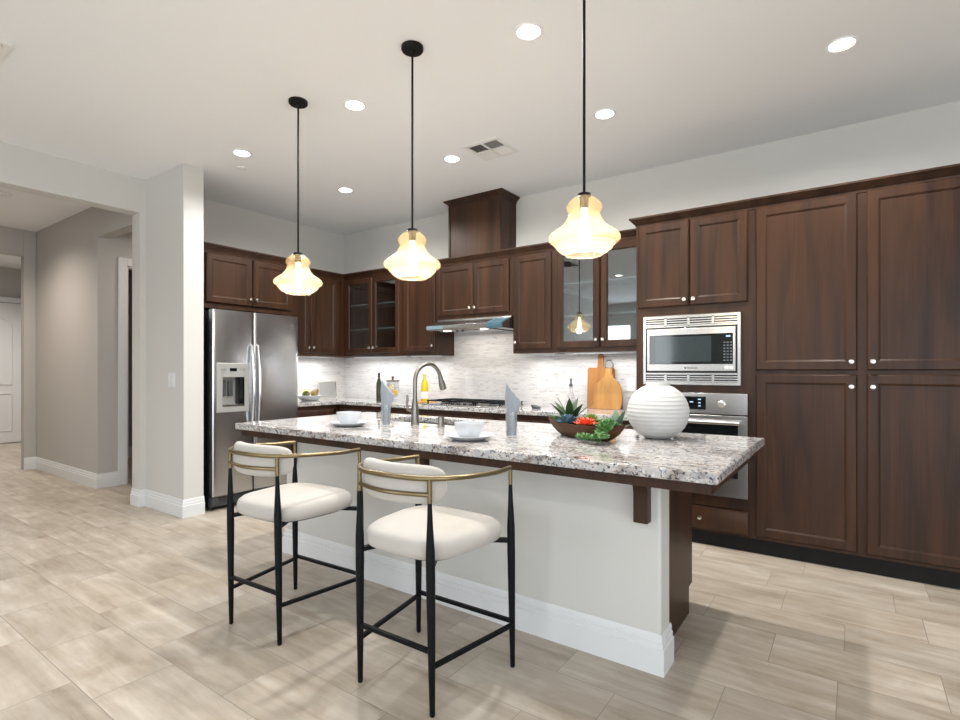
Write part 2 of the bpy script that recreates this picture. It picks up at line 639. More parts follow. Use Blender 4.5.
# passage doorway casing
cs = MB()
for x0, x1 in ((-6.62, -6.60), (-6.76, -6.74)):
    cs.box(x0, x1, 2.455, 2.54, 0, 2.515).box(x0, x1, 3.34, 3.425, 0, 2.515).box(x0, x1, 2.54, 3.34, 2.43, 2.515)
cs.box(-6.74, -6.62, 2.54, 2.56, 0, 2.43).box(-6.74, -6.62, 3.32, 3.34, 0, 2.43).box(-6.74, -6.62, 2.56, 3.32, 2.41, 2.43)
struct('door_2', cs, 'white_trim', 'white casing around the passage doorway', 'door', bevel=0.004)


def baseboard(name, path, label, mat='white_trim', h=0.155):
    """a profiled skirting swept along a polyline on the floor; the wall is on the left-hand side of the path"""
    prof = [(0, 0), (0.018, 0), (0.018, h * 0.645), (0.0125, h * 0.665), (0.0125, h * 0.79), (0.0075, h * 0.81), (0.0075, h * 0.95), (0.003, h), (0, h)]
    P = [Vector((x, y, 0)) for x, y in path]
    rs = []
    for i, p in enumerate(P):
        d0 = (P[i] - P[i - 1]).normalized() if i > 0 else None
        d1 = (P[i + 1] - P[i]).normalized() if i < len(P) - 1 else None
        if d0 is None: d0 = d1
        if d1 is None: d1 = d0
        n0 = Vector((d0.y, -d0.x, 0)); n1 = Vector((d1.y, -d1.x, 0))
        mv = (n0 + n1)
        mv = mv / (mv.length_squared / 2) if mv.length > 1e-6 else n0
        rs.append([p + mv * a + Vector((0, 0, b)) for a, b in prof])
    mb = MB().rings(rs)
    return mb


struct('baseboard_wing', baseboard('b', [(-5.58, 2.19), (-5.42, 2.19), (-5.42, 2.24), (-4.70, 2.24), (-4.70, 2.415)], ''), 'white_trim', 'white baseboard around the stub wall beside the refrigerator', 'baseboard')
struct('baseboard_hall', baseboard('b', [(-8.60, 2.14), (-8.60, 2.265), (-6.62, 2.265), (-6.62, 2.455)], ''), 'white_trim', 'white baseboard along the taupe hall wall', 'baseboard')
struct('baseboard_bedroom', baseboard('b', [(-8.60, 2.385), (-8.60, 4.68)], ''), 'white_trim', 'white baseboard inside the dark side room', 'baseboard')
struct('baseboard_hall_near', baseboard('b', [(-5.42, -5.0), (-5.42, -0.30), (-5.58, -0.30)], ''), 'white_trim', 'white baseboard on the living end wall', 'baseboard')


def window(name, cx, w, z0, z1, label, mull):
    t = thing(name, (cx, -5.05, 0), label, 'window')
    t['kind'] = 'structure'
    f = MB()
    f.box(cx - w / 2, cx - w / 2 + 0.05, -5.08, -5.0, z0, z1).box(cx + w / 2 - 0.05, cx + w / 2, -5.08, -5.0, z0, z1)
    f.box(cx - w / 2, cx + w / 2, -5.08, -5.0, z0, z0 + 0.05).box(cx - w / 2, cx + w / 2, -5.08, -5.0, z1 - 0.05, z1)
    for k in range(1, mull):
        u = cx - w / 2 + w * k / mull
        f.box(u - 0.03, u + 0.03, -5.08, -5.01, z0, z1)
    f.build('window_frame', 'white_trim', t)
    box(cx - w / 2 + 0.05, cx + w / 2 - 0.05, -5.05, -5.045, z0 + 0.05, z1 - 0.05).build('window_glass', 'pane_glass', t)


window('window_1', -5.25, 0.9, 1.05, 2.45, 'white framed window in the living end wall', 1)
window('window_2', -4.0, 0.9, 1.05, 2.45, 'white framed window beside the sliding door', 1)
window('window_3', 0.9, 6.3, 0.0, 2.62, 'wide glazed sliding door of the living end', 4)

# backsplash tile
bs = MB()
bs.box(WX, -1.38, WY - 0.010, WY, 0.912, 1.43)
bs.box(-3.65, -2.69, WY - 0.010, WY, 1.43, 1.80)
bs.box(WX, WX + 0.010, 3.38, WY - 0.010, 0.912, 1.43)
struct('wall_backsplash', bs, 'marble_mosaic', 'white marble strip mosaic backsplash', 'backsplash')


# ------------------------------------------------------------------ cabinet builders
def frB(Y):
    return lambda u, n, w: (u, Y - n, w)


def frL(X):
    return lambda u, n, w: (X + n, u, w)


def rect_loops(mb, F, u0, u1, w0, w1, loops, cap0=True, cap1=True, closed=False):
    rs = []
    for ins, n in loops:
        rs.append([F(u0 + ins, n, w0 + ins), F(u1 - ins, n, w0 + ins), F(u1 - ins, n, w1 - ins), F(u0 + ins, n, w1 - ins)])
    return mb.rings(rs, cap0, cap1, closed)


DOOR = [(0, 0), (0, 0.012), (0.003, 0.016), (0.008, 0.020), (0.055, 0.020), (0.058, 0.0185), (0.068, 0.0105)]
GLASSD = [(0, 0), (0, 0.012), (0.003, 0.016), (0.008, 0.020), (0.055, 0.020), (0.064, 0.012), (0.064, 0)]
DRAWER = [(0, 0), (0, 0.010), (0.003, 0.014), (0.016, 0.020)]


def knob(parent, F, u, w, n0):
    ax = Vector(F(0, 1, 0)) - Vector(F(0, 0, 0))
    MB().lathe([(0.006, 0), (0.0055, 0.010), (0.010, 0.014), (0.0160, 0.018), (0.0170, 0.022), (0.014, 0.028), (0.005, 0.030)], F(u, n0, w), 16, axis=ax).build('knob', 'nickel', parent)


def door(parent, F, u0, u1, w0, w1, kn=None, glass=False, name='door'):
    mb = MB()
    if glass:
        rect_loops(mb, F, u0, u1, w0, w1, GLASSD, closed=True)
    elif name == 'drawer':
        rect_loops(mb, F, u0, u1, w0, w1, DRAWER)
    else:
        rect_loops(mb, F, u0, u1, w0, w1, DOOR)
    d = mb.build(name, 'espresso_wood', parent, smooth=25)
    if glass:
        g = MB()
        rect_loops(g, F, u0 + 0.058, u1 - 0.058, w0 + 0.058, w1 - 0.058, [(0, 0.004), (0, 0.008)])
        g.build('glass_pane', 'pane_glass', d, smooth=0)
    if kn:
        knob(d, F, kn[0], kn[1], 0.020)
    return d


def fbox(mb, F, u0, u1, n0, n1, w0, w1):
    a, b = F(u0, n0, w0), F(u1, n1, w1)
    return mb.box(min(a[0], b[0]), max(a[0], b[0]), min(a[1], b[1]), max(a[1], b[1]), w0, w1)


CROWN = [(0.0, 2.375), (0.004, 2.378), (0.006, 2.392), (0.016, 2.402), (0.030, 2.418), (0.038, 2.428), (0.045, 2.432), (0.045, 2.445)]


def crown(parent, x0, x1, y0, y1, front, lo=False, hi=False, prof=CROWN):
    """front: '-y' or '+x'; lo and hi say whether the return at the low or high end of the run is exposed too"""
    rs = []
    for o, z in prof:
        a, b, c, d = x0, x1, y0, y1
        if front == '-y':
            c -= o
            if lo: a -= o
            if hi: b += o
        else:
            b += o
            if lo: c -= o
            if hi: d += o
        rs.append([(a, c, z), (b, c, z), (b, d, z), (a, d, z)])
    MB().rings(rs).build('crown_molding', 'espresso_wood', parent, smooth=25)


def face_frame(parent, F, u0, u1, w0, w1, bars, side=0.04, rails=(0.04, 0.04)):
    """stiles, rails and extra bars (u0,u1,w0,w1) of a cabinet front, 20 mm thick behind the doors"""
    m = MB()
    fbox(m, F, u0, u0 + side, -0.02, 0, w0, w1)
    fbox(m, F, u1 - side, u1, -0.02, 0, w0, w1)
    fbox(m, F, u0 + side, u1 - side, -0.02, 0, w0, w0 + rails[0])
    fbox(m, F, u0 + side, u1 - side, -0.02, 0, w1 - rails[1], w1)
    for a, b, c, e in bars:
        fbox(m, F, a, b, -0.02, 0, c, e)
    m.build('face_frame', 'espresso_wood', parent)


def carcass(parent, x0, x1, y0, y1, z0, z1, mat='espresso_wood'):
    box(x0, x1, y0, y1, z0, z1).build('cabinet_body', mat, parent)


# ---------------- tall bank
YT = 4.07
F = frB(YT)
P = thing('pantry_cabinet', (0.045, 4.4, 0), 'tall dark brown pantry cabinet with four panelled doors beside the oven', 'cabinet')
box(-0.575, 0.665, 4.09, WY, 0.105, 2.445).build('cabinet_body', 'espresso_wood', P)
face_frame(P, F, -0.575, 0.665, 0.105, 2.40, [(0.0, 0.09, 0.145, 2.36), (-0.535, 0.0, 1.22, 1.29), (0.09, 0.625, 1.22, 1.29)])
for u0, u1, k in ((-0.545, 0.022, 1), (0.070, 0.637, -1)):
    ku = u1 - 0.03 if k > 0 else u0 + 0.03
    door(P, F, u0, u1, 1.268, 2.378, (ku, 1.322))
    door(P, F, u0, u1, 0.128, 1.242, (ku, 1.165))
crown(P, -0.575, 0.665, 4.07, WY, '-y', hi=True)
box(-0.575, 0.665, 4.095, 4.115, 0, 0.105).build('toe_kick', 'toe_black', P)

O = thing('oven_cabinet', (-0.98, 4.4, 0), 'tall dark brown cabinet that houses the microwave and the oven', 'cabinet')
ob = MB()
ob.box(-1.38, -1.345, 4.09, WY, 0.105, 2.445).box(-0.61, -0.575, 4.09, WY, 0.105, 2.445)
ob.box(-1.345, -0.61, WY - 0.02, WY, 0.105, 2.445)
for z0, z1 in ((0.105, 0.36), (1.115, 1.155), (1.69, 2.445)):
    ob.box(-1.345, -0.61, 4.09, WY - 0.02, z0, z1)
ob.build('cabinet_body', 'espresso_wood', O)
face_frame(O, F, -1.38, -0.575, 0.105, 2.40, [(-1.318, -0.637, 0.29, 0.37), (-1.318, -0.637, 1.108, 1.16), (-1.318, -0.637, 1.68, 1.755), (-1.0, -0.96, 1.755, 2.36)], side=0.062)
door(O, F, -1.362, -0.986, 1.745, 2.378, (-1.014, 1.79))
door(O, F, -0.978, -0.595, 1.745, 2.378, (-0.950, 1.79))
door(O, F, -1.345, -0.592, 0.122, 0.284, (-0.905, 0.205), name='drawer')
crown(O, -1.38, -0.575, 4.07, 4.31, '-y', lo=True)
box(-1.38, -0.575, 4.095, 4.115, 0, 0.105).build('toe_kick', 'toe_black', O)

# ---------------- back wall cabinets
YU = 4.37
FU = frB(YU)
ZB = 1.43


def wall_cab(name, x0, x1, z0, doors, label, group=None, glass=False, kn=None):
    t = thing(name, ((x0 + x1) / 2, 4.53, z0), label, 'cabinet', group)
    if glass:
        m = MB()
        m.box(x0, x0 + 0.018, YU + 0.02, WY, z0, 2.445).box(x1 - 0.018, x1, YU + 0.02, WY, z0, 2.445)
        m.box(x0 + 0.018, x1 - 0.018, YU + 0.02, WY, z0, z0 + 0.03).box(x0 + 0.018, x1 - 0.018, YU + 0.02, WY, 2.36, 2.445)
        m.box(x0 + 0.018, x1 - 0.018, WY - 0.012, WY, z0 + 0.03, 2.36)
        m.build('cabinet_body', 'espresso_inside', t)
        for z in (1.755, 2.05):
            box(x0 + 0.02, x1 - 0.02, YU + 0.035, WY - 0.014, z, z + 0.014).build('shelf', 'shelf_glass', t, smooth=0)
    else:
        box(x0, x1, YU + 0.02, WY, z0, 2.445).build('cabinet_body', 'espresso_wood', t)
    n = len(doors)
    bars = [((doors[i][1] + doors[i + 1][0]) / 2 - 0.02, (doors[i][1] + doors[i + 1][0]) / 2 + 0.02, z0 + 0.04, 2.36) for i in range(n - 1)] if glass else []
    face_frame(t, FU, x0, x1, z0, 2.40, bars)
    for i, (u0, u1) in enumerate(doors):
        if n == 2:
            ku = u1 - 0.028 if i == 0 else u0 + 0.028
        else:
            ku = u1 - 0.028 if kn > 0 else u0 + 0.028
        door(t, FU, u0, u1, z0 + 0.037, 2.362, (ku, z0 + 0.105), glass)
    crown(t, x0, x1, YU, WY, '-y')
    return t


wall_cab('glass_cabinet', -5.15, -4.17, ZB, [(-5.09, -4.635), (-4.628, -4.195)], 'dark glass fronted wall cabinet in the kitchen corner', 'glass fronted wall cabinets', True)
wall_cab('wall_cabinet', -4.17, -3.65, ZB, [(-4.12, -3.668)], 'single door dark wall cabinet between corner glass cabinet and range hood', 'single door wall cabinets', kn=1)
wall_cab('hood_cabinet', -3.65, -2.69, 1.80, [(-3.61, -3.165), (-3.158, -2.735)], 'short two door dark cabinet directly above the range hood', None)
wall_cab('wall_cabinet', -2.69, -2.24, ZB, [(-2.675, -2.275)], 'single door dark wall cabinet between range hood and reflective glass cabinet', 'single door wall cabinets', kn=-1)
wall_cab('glass_cabinet', -2.24, -1.38, ZB, [(-2.215, -1.80), (-1.792, -1.40)], 'glass fronted wall cabinet next to the oven cabinet, reflecting a pendant', 'glass fronted wall cabinets', True)

# chimney box above the hood cabinet
ch = thing('chimney_cover', (-3.17, 4.53, 2.445), 'dark wood chimney box rising from cabinet tops to the ceiling', 'chimney box')
box(-3.49, -2.845, 4.38, WY, 2.445, 3.0).build('box_panel', 'espresso_wood', ch, bevel=0.002)
CR2 = [(0.0, 2.985), (0.004, 2.988), (0.008, 3.005), (0.022, 3.02), (0.04, 3.032), (0.045, 3.038), (0.045, 3.049)]
rs = []
for o, z in CR2:
    rs.append([(-3.49 - o, 4.38 - o, z), (-2.845 + o, 4.38 - o, z), (-2.845 + o, WY, z), (-3.49 - o, WY, z)])
MB().rings(rs).build('crown_molding', 'espresso_wood', ch, smooth=25)
for xa, xb in ((-3.495, -3.475), (-2.865, -2.84)):
    box(xa, xb, 4.372, 4.38, 2.445, 2.985).build('corner_strip', 'espresso_wood', ch)

# ---------------- fridge wall cabinets
FF = frL(-4.89)
fc = thing('fridge_cabinet', (-5.2, 2.96, 1.85), 'dark two door cabinet above the refrigerator', 'cabinet')
box(WX, -4.91, 2.465, 3.46, 1.85, 2.445).build('cabinet_body', 'espresso_wood', fc)
face_frame(fc, FF, 2.465, 3.46, 1.85, 2.40, [])
door(fc, FF, 2.525, 2.985, 1.90, 2.362, (2.957, 1.965))
door(fc, FF, 2.993, 3.44, 1.90, 2.362, (3.021, 1.965))
crown(fc, WX, -4.89, 2.465, 3.46, '+x', hi=True)
FC = frL(-5.15)
cc = thing('wall_cabinet', (-5.33, 3.95, ZB), 'two door dark wall cabinet between refrigerator and the kitchen corner', 'cabinet')
box(WX, -5.17, 3.46, WY, ZB, 2.445).build('cabinet_body', 'espresso_wood', cc)
face_frame(cc, FC, 3.46, 4.37, ZB, 2.40, [])
door(cc, FC, 3.49, 3.862, ZB + 0.037, 2.362, (3.834, ZB + 0.105))
door(cc, FC, 3.87, 4.26, ZB + 0.037, 2.362, (3.898, ZB + 0.105))
crown(cc, WX, -5.15, 3.505, YU, '+x')

# ---------------- base cabinets
YB = 4.07
FB = frB(YB)


def base_cab(x0, x1, label, n=2):
    t = thing('base_cabinet', ((x0 + x1) / 2, 4.4, 0), label, 'cabinet', 'base cabinets under the back worktop')
    box(x0, x1, YB + 0.02, WY, 0.105, 0.872).build('cabinet_body', 'espresso_wood', t)
    face_frame(t, FB, x0, x1, 0.105, 0.872, [], rails=(0.03, 0.05))
    w = (x1 - x0 - 0.03) / n
    for i in range(n):
        a = x0 + 0.015 + i * w
        door(t, FB, a + 0.003, a + w - 0.003, 0.655, 0.825, (a + w / 2, 0.74), name='drawer')
        door(t, FB, a + 0.003, a + w - 0.003, 0.125, 0.635, (a + w - 0.035 if i == 0 and n > 1 else a + 0.035, 0.58))
    box(x0, x1, YB + 0.07, YB + 0.09, 0, 0.105).build('toe_kick', 'toe_black', t)


base_cab(-4.87, -4.17, 'dark base cabinet nearest the kitchen corner on the range wall')
base_cab(-4.17, -3.65, 'narrow dark base cabinet just before the cooktop', 1)
base_cab(-3.65, -2.69, 'wide dark base cabinet under the cooktop')
base_cab(-2.69, -1.95, 'dark base cabinet just past the cooktop')
base_cab(-1.95, -1.38, 'dark base cabinet under the cutting boards', 1)
lb = thing('base_cabinet', (-5.2, 3.75, 0), 'dark base cabinet beside the refrigerator under the fruit bowl', 'cabinet', 'base cabinets under the back worktop')
box(WX, -4.91, 3.385, WY, 0.105, 0.872).build('cabinet_body', 'espresso_wood', lb)
FBL = frL(-4.89)
face_frame(lb, FBL, 3.385, 4.07, 0.105, 0.872, [], rails=(0.03, 0.05))
door(lb, FBL, 3.40, 4.0, 0.655, 0.825, (3.70, 0.74), name='drawer')
door(lb, FBL, 3.40, 4.0, 0.125, 0.635, (3.43, 0.58))
box(-4.97, -4.95, 3.385, 4.16, 0, 0.105).build('toe_kick', 'toe_black', lb)
wt = MB().prism([(WX + 0.01, 3.385, 0.872), (-4.86, 3.385, 0.872), (-4.86, 4.04, 0.872), (-1.385, 4.04, 0.872), (-1.385, WY - 0.01, 0.872), (WX + 0.01, WY - 0.01, 0.872)], (0, 0, 0.04))
tag(wt.build('worktop', 'granite', loc=(-3.4, 4.3, 0.872), bevel=0.005), 'L shaped speckled granite worktop along the range wall', 'countertop')

# ---------------- refrigerator
fx = -4.65
fr = thing('refrigerator', (-5.0, 2.915, 0), 'stainless side by side refrigerator with water dispenser', 'refrigerator')
box(-5.44, -4.735, 2.468, 3.362, 0.03, 1.80).build('case', 'black_metal', fr, bevel=0.004)
gr = MB()
gr.box(-4.735, -4.695, 2.472, 3.358, 0.035, 0.115)
for k in range(4):
    gr.box(-4.695, -4.688, 2.53, 3.30, 0.045 + k * 0.018, 0.053 + k * 0.018)
gr.box(-4.735, -4.67, 2.475, 2.53, 0.06, 0.125).box(-4.735, -4.67, 3.30, 3.355, 0.06, 0.125)
gr.build('grille', 'dark_grey', fr, bevel=0.002)
for y in (2.52, 3.31):
    for x in (-4.78, -5.38):
        MB().lathe([(0.022, 0), (0.022, 0.035)], (x, y, 0), 12).build('foot', 'black_plastic', fr)


def fridge_door(y0, y1, hole=None):
    mb = MB()
    NY, NZ = 18, 1
    zs = [0.135, 1.815]
    def fxx(y):
        t = (y - y0) / (y1 - y0) * 2 - 1
        return fx - 0.010 * t * t - 0.006 * max(0, abs(t) - 0.93) / 0.07 * max(0, abs(t) - 0.93) / 0.07
    ys = [y0 + (y1 - y0) * (0.5 - 0.5 * math.cos(PI * i / NY)) for i in range(NY + 1)]
    if hole:
        ys = sorted(set([round(y, 5) for y in ys if not (hole[0] - 0.004 < y < hole[0] + 0.004 or hole[1] - 0.004 < y < hole[1] + 0.004)] + [hole[0], hole[1]]))
        zs = [0.135, hole[2], hole[3], 1.815]
    n = len(ys)
    vs, fs = [], []
    for z in zs:
        for y in ys:
            vs.append((fxx(y), y, z))
    k = len(vs)
    for z in zs:
        for y in ys:
            vs.append((-4.725, y, z))
    for a in range(len(zs) - 1):
        for i in range(n - 1):
            inside = hole and a == 1 and ys[i] >= hole[0] - 1e-6 and ys[i + 1] <= hole[1] + 1e-6
            q = (a * n + i, a * n + i + 1, (a + 1) * n + i + 1, (a + 1) * n + i)
            if not inside:
                fs.append(q)
            else:
                if abs(ys[i] - hole[0]) < 1e-6:
                    fs.append((a * n + i, k + a * n + i, k + (a + 1) * n + i, (a + 1) * n + i))
                if abs(ys[i + 1] - hole[1]) < 1e-6:
                    fs.append((a * n + i + 1, k + a * n + i + 1, k + (a + 1) * n + i + 1, (a + 1) * n + i + 1))
                fs.append((a * n + i, a * n + i + 1, k + a * n + i + 1, k + a * n + i))
                fs.append(((a + 1) * n + i, (a + 1) * n + i + 1, k + (a + 1) * n + i + 1, k + (a + 1) * n + i))
            fs.append(tuple(k + j for j in q)[::-1])
        fs.append((a * n, (a + 1) * n, k + (a + 1) * n, k + a * n))
        fs.append((a * n + n - 1, (a + 1) * n + n - 1, k + (a + 1) * n + n - 1, k + a * n + n - 1))
    L = len(zs) - 1
    for i in range(n - 1):
        fs.append((i, i + 1, k + i + 1, k + i))
        fs.append((L * n + i, L * n + i + 1, k + L * n + i + 1, k + L * n + i))
    mb.add(vs, fs)
    return mb.build('door', 'fridge_steel', fr, smooth=30)


HOLE = (2.555, 2.790, 0.925, 1.225)
d1 = fridge_door(2.472, 2.860, HOLE)
d2 = fridge_door(2.870, 3.358)
for dd, y in ((d1, 2.836), (d2, 2.897)):
    pts = [(fx - 0.012, y, 0.70)] + [(fx + 0.020 + 0.030 * math.sin(PI * t), y, 0.72 + 0.77 * t) for t in (k / 14 for k in range(15))] + [(fx - 0.012, y, 1.51)]
    MB().tube(pts, 0.0135, 12).build('handle', 'chrome', dd)
for ya, yb in ((2.8585, 2.8715),):
    box(-4.735, fx - 0.013, ya, yb, 0.135, 1.815).build('gap_shade_strip', 'black_plastic', fr)  # black strip stands in for the shaded gap between the doors
# dispenser
dm = MB()
rect_loops(dm, frL(fx - 0.014), 2.505, 2.812, 0.885, 1.335, [(0, 0), (0, 0.014), (0.006, 0.019), (0.05, 0.019), (0.05, 0)], closed=True)
fbox(dm, frL(fx - 0.014), 2.553, 2.764, 0, 0.019, 1.205, 1.287)
fbox(dm, frL(fx - 0.014), 2.762, 2.764, 0, 0.019, 0.935, 1.21)
disp = dm.build('dispenser', 'nickel', d1, smooth=0)
disp.data.materials.clear(); disp.data.materials.append(MATS['light_grey'])
MB().box(fx - 0.072, fx - 0.066, 2.557, 2.788, 0.927, 1.223).build('dispenser_back', 'light_grey', d1)
MB().box(fx - 0.066, fx - 0.01, 2.715, 2.760, 0.945, 1.205).build('dispenser_column', 'black_glass', d1)
for y in (2.590, 2.655):
    MB().box(fx - 0.060, fx - 0.035, y - 0.022, y + 0.022, 1.03, 1.175).build('paddle', 'dark_grey', d1, bevel=0.008)
MB().box(fx - 0.066, fx + 0.004, 2.56, 2.76, 0.936, 0.955).build('drip_tray', 'brushed_nickel', d1, bevel=0.003)
MB().box(fx + 0.004, fx + 0.007, 2.622, 2.690, 1.258, 1.288).build('display', 'black_glass', d1, bevel=0.006)
bt = MB()
for y in (2.545, 2.575, 2.725, 2.755):
    bt.lathe([(0.006, 0), (0.006, 0.003)], (fx + 0.004, y, 1.273), 10, axis=(1, 0, 0))
bt.build('button', 'slate_grey', d1)
MB().box(fx - 0.010, fx - 0.003, 3.225, 3.305, 1.705, 1.725).build('badge', 'nickel', d2, bevel=0.001)

# ---------------- microwave and oven
YM = 4.04
FM = frB(YM)
mw = thing('microwave', (-0.976, 4.3, 1.155), 'stainless built-in microwave with black glass door above the oven', 'microwave')
k = MB()
rect_loops(k, FM, -1.318, -0.634, 1.160, 1.676, [(0, -0.029), (0, 0.0), (0.004, 0.004), (0.022, 0.004), (0.022, -0.029)], closed=True)
fbox(k, FM, -1.298, -0.654, -0.02, 0.004, 1.588, 1.600)
fbox(k, FM, -1.298, -0.654, -0.02, 0.004, 1.236, 1.248)
for u in (-1.148, -0.984, -0.816):
    fbox(k, FM, u - 0.009, u + 0.009, -0.02, 0.004, 1.595, 1.66)
    fbox(k, FM, u - 0.009, u + 0.009, -0.02, 0.004, 1.18, 1.24)
for z0 in (1.604, 1.184):
    for i in range(3):
        fbox(k, FM, -1.298, -0.654, -0.018, -0.004, z0 + i * 0.017, z0 + 0.008 + i * 0.017)
k.build('trim_kit', 'stainless', mw)
box(-1.30, -0.65, YM + 0.02, 4.60, 1.18, 1.66).build('housing', 'black_plastic', mw)
b = MB()
fbox(b, FM, -1.285, -0.667, -0.02, 0.012, 1.262, 1.578)
md = b.build('door', 'stainless', mw, bevel=0.003)
fr_ = MB(); fbox(fr_, FM, -1.265, -0.684, 0.012, 0.0145, 1.312, 1.530); fr_.build('door_glass', 'black_glass', md)
w_ = MB(); fbox(w_, FM, -1.222, -0.826, 0.0145, 0.0155, 1.330, 1.515); w_.build('door_window', 'window_glass_dark', md)
kp = MB()
fbox(kp, FM, -0.755, -0.690, 0.0145, 0.0158, 1.318, 1.526)
kpad = kp.build('keypad', 'black_glass', mw)
ks = MB()
for r in range(7):
    for c_ in range(3):
        u = -0.744 + c_ * 0.021
        fbox(ks, FM, u, u + 0.012, 0.0158, 0.0164, 1.335 + r * 0.021, 1.343 + r * 0.021)
ks.build('key', 'slate_grey', kpad)
ds = MB(); fbox(ds, FM, -0.728, -0.700, 0.0158, 0.0165, 1.503, 1.514); ds.build('display', 'display_blue', kpad)
ob_ = MB(); fbox(ob_, FM, -0.742, -0.680, 0.012, 0.0155, 1.274, 1.298); ob_.build('open_button', 'nickel', mw, bevel=0.002)


def text(s, size, loc, rot, mat, parent, name='logo'):
    c = bpy.data.curves.new(name, 'FONT')
    c.body = s
    c.size = size
    c.align_x = 'CENTER'
    c.extrude = 0.0006
    c.materials.append(MATS[mat])
    tmp = bpy.data.objects.new('tmp', c)
    me = bpy.data.meshes.new_from_object(tmp)
    bpy.data.objects.remove(tmp)
    o = bpy.data.objects.new(name, me)
    COL.objects.link(o)
    o.parent = parent
    o.location = Vector(loc) - Vector(root_of(parent).location)
    o.rotation_euler = rot
    return o


text('BOSCH', 0.022, (-0.955, YM - 0.0126, 1.278), (math.radians(90), 0, 0), 'black_plastic', mw)
MB().lathe([(0.0075, 0), (0.0075, 0.001)], (-1.003, YM - 0.012, 1.2855), 16, axis=(0, -1, 0)).build('emblem', 'dark_grey', mw)

ov = thing('oven', (-0.97, 4.3, 0.37), 'stainless built-in wall oven below the microwave', 'oven')
box(-1.31, -0.64, YM + 0.02, 4.62, 0.372, 1.10).build('housing', 'black_plastic', ov)
p_ = MB(); fbox(p_, FM, -1.345, -0.592, -0.028, 0.012, 0.957, 1.105); pan = p_.build('control_panel', 'stainless', ov, bevel=0.003)
p_ = MB(); fbox(p_, FM, -1.09, -0.862, 0.012, 0.014, 0.985, 1.078); p_.build('display', 'black_glass', pan)
p_ = MB()
for u, w, a in ((-0.905, 1.055, 0.02), (-0.905, 1.03, 0.016), (-0.905, 1.008, 0.016), (-0.96, 1.035, 0.024)):
    fbox(p_, FM, u - a / 2, u + a / 2, 0.014, 0.0146, w, w + 0.007)
p_.build('display_digits', 'display_blue', pan)
MB().lathe([(0.025, 0), (0.025, 0.012), (0.021, 0.014), (0.020, 0.032), (0.017, 0.035)], (-0.757, YM - 0.012, 1.028), 24, axis=(0, -1, 0)).build('knob', 'nickel', pan)
MB().lathe([(0.025, 0), (0.025, 0.012), (0.021, 0.014), (0.020, 0.032), (0.017, 0.035)], (-1.195, YM - 0.012, 1.028), 24, axis=(0, -1, 0)).build('knob', 'nickel', pan)
p_ = MB(); rect_loops(p_, FM, -1.345, -0.592, 0.377, 0.948, [(0, -0.028), (0, 0.010), (0.003, 0.013), (0.075, 0.013)])
od = p_.build('door', 'stainless', ov)
p_ = MB(); fbox(p_, FM, -1.285, -0.652, 0.013, 0.015, 0.512, 0.905); p_.build('door_window', 'black_glass', od)
MB().tube([(-1.30, YM - 0.05, 0.900), (-0.637, YM - 0.05, 0.900)], 0.0155, 14).build('handle', 'stainless', od)
hs = MB()
for u in (-1.26, -0.677):
    hs.tube([(u, YM - 0.013, 0.900), (u, YM - 0.045, 0.900)], 0.010, 10)
    hs.build('handle_post', 'stainless', od); hs = MB()

# ---------------- range hood
hd = thing('range_hood', (-3.17, 4.4, 1.66), 'low stainless range hood with blue protective film on its ends', 'range hood')
prof = [(4.175, 1.672), (4.165, 1.690), (4.165, 1.722), (4.215, 1.742), (4.345, 1.785), (4.345, 1.80), (4.668, 1.80), (4.668, 1.672)]
MB().prism([(-3.622, y, z) for y, z in prof], (0.926, 0, 0)).build('hood_body', 'stainless', hd, bevel=0.002)
MB().box(-3.622, -3.40, 4.1635, 4.165, 1.688, 1.7235).build('protective_film', 'pale_film', hd)
for a, b in ((-2.87, -2.694),):
    MB().prism([(a, y - 0.0015, z) for y, z in ((4.175, 1.669), (4.1635, 1.690), (4.1635, 1.7235), (4.215, 1.7435), (4.30, 1.7715), (4.30, 1.76), (4.215, 1.732), (4.18, 1.715), (4.18, 1.672))], (b - a, 0, 0)).build('protective_film', 'blue_film', hd)
MB().box(-3.50, -2.83, 4.24, 4.60, 1.664, 1.672).build('filter', 'stainless_dark', hd)
for x in (-3.245, -3.17):
    MB().lathe([(0.011, 0), (0.011, 0.02), (0.008, 0.022)], (x, 4.20, 1.672), 12, axis=(0, 0, -1)).build('knob', 'black_plastic', hd)
for x in (-3.40, -2.94):
    MB().lathe([(0.03, 0), (0.03, 0.006)], (x, 4.22, 1.6645), 16).build('lamp_cover', 'hood_lamp_lens', hd)
ll = area_light('hood_lamp', (-3.17, 4.42, 1.655), (0, 0, 0), 0.6, 0.2, 1.3, WARM)

# under cabinet strips: slim bars fixed under the wall cabinets
for nm, x0, x1 in (('corner', -5.10, -4.2), ('single', -4.15, -3.68), ('beside', -2.67, -2.27), ('oven', -2.22, -1.42)):
    s = tag(box(x0 + 0.03, x1 - 0.03, 4.47, 4.52, ZB - 0.012, ZB).build('light_strip', 'white_trim', loc=((x0 + x1) / 2, 4.5, ZB)),
            {'corner': 'slim light strip under the corner glass cabinet', 'single': 'slim light strip under the single door cabinet before the hood', 'beside': 'slim light strip under the single door cabinet past the hood', 'oven': 'slim light strip under the glass cabinet beside the oven'}[nm], 'light', 'under cabinet light strips')
    area_light('strip_lamp', ((x0 + x1) / 2, 4.495, ZB - 0.014), (math.radians(-12), 0, 0), (x1 - x0) - 0.08, 0.04, P_STRIP * (x1 - x0), SOFT)
tag(box(-5.40, -5.35, 3.50, 4.40, ZB - 0.012, ZB).build('light_strip', 'white_trim', loc=(-5.37, 3.95, ZB)), 'slim light strip under the cabinet beside the refrigerator', 'light', 'under cabinet light strips')
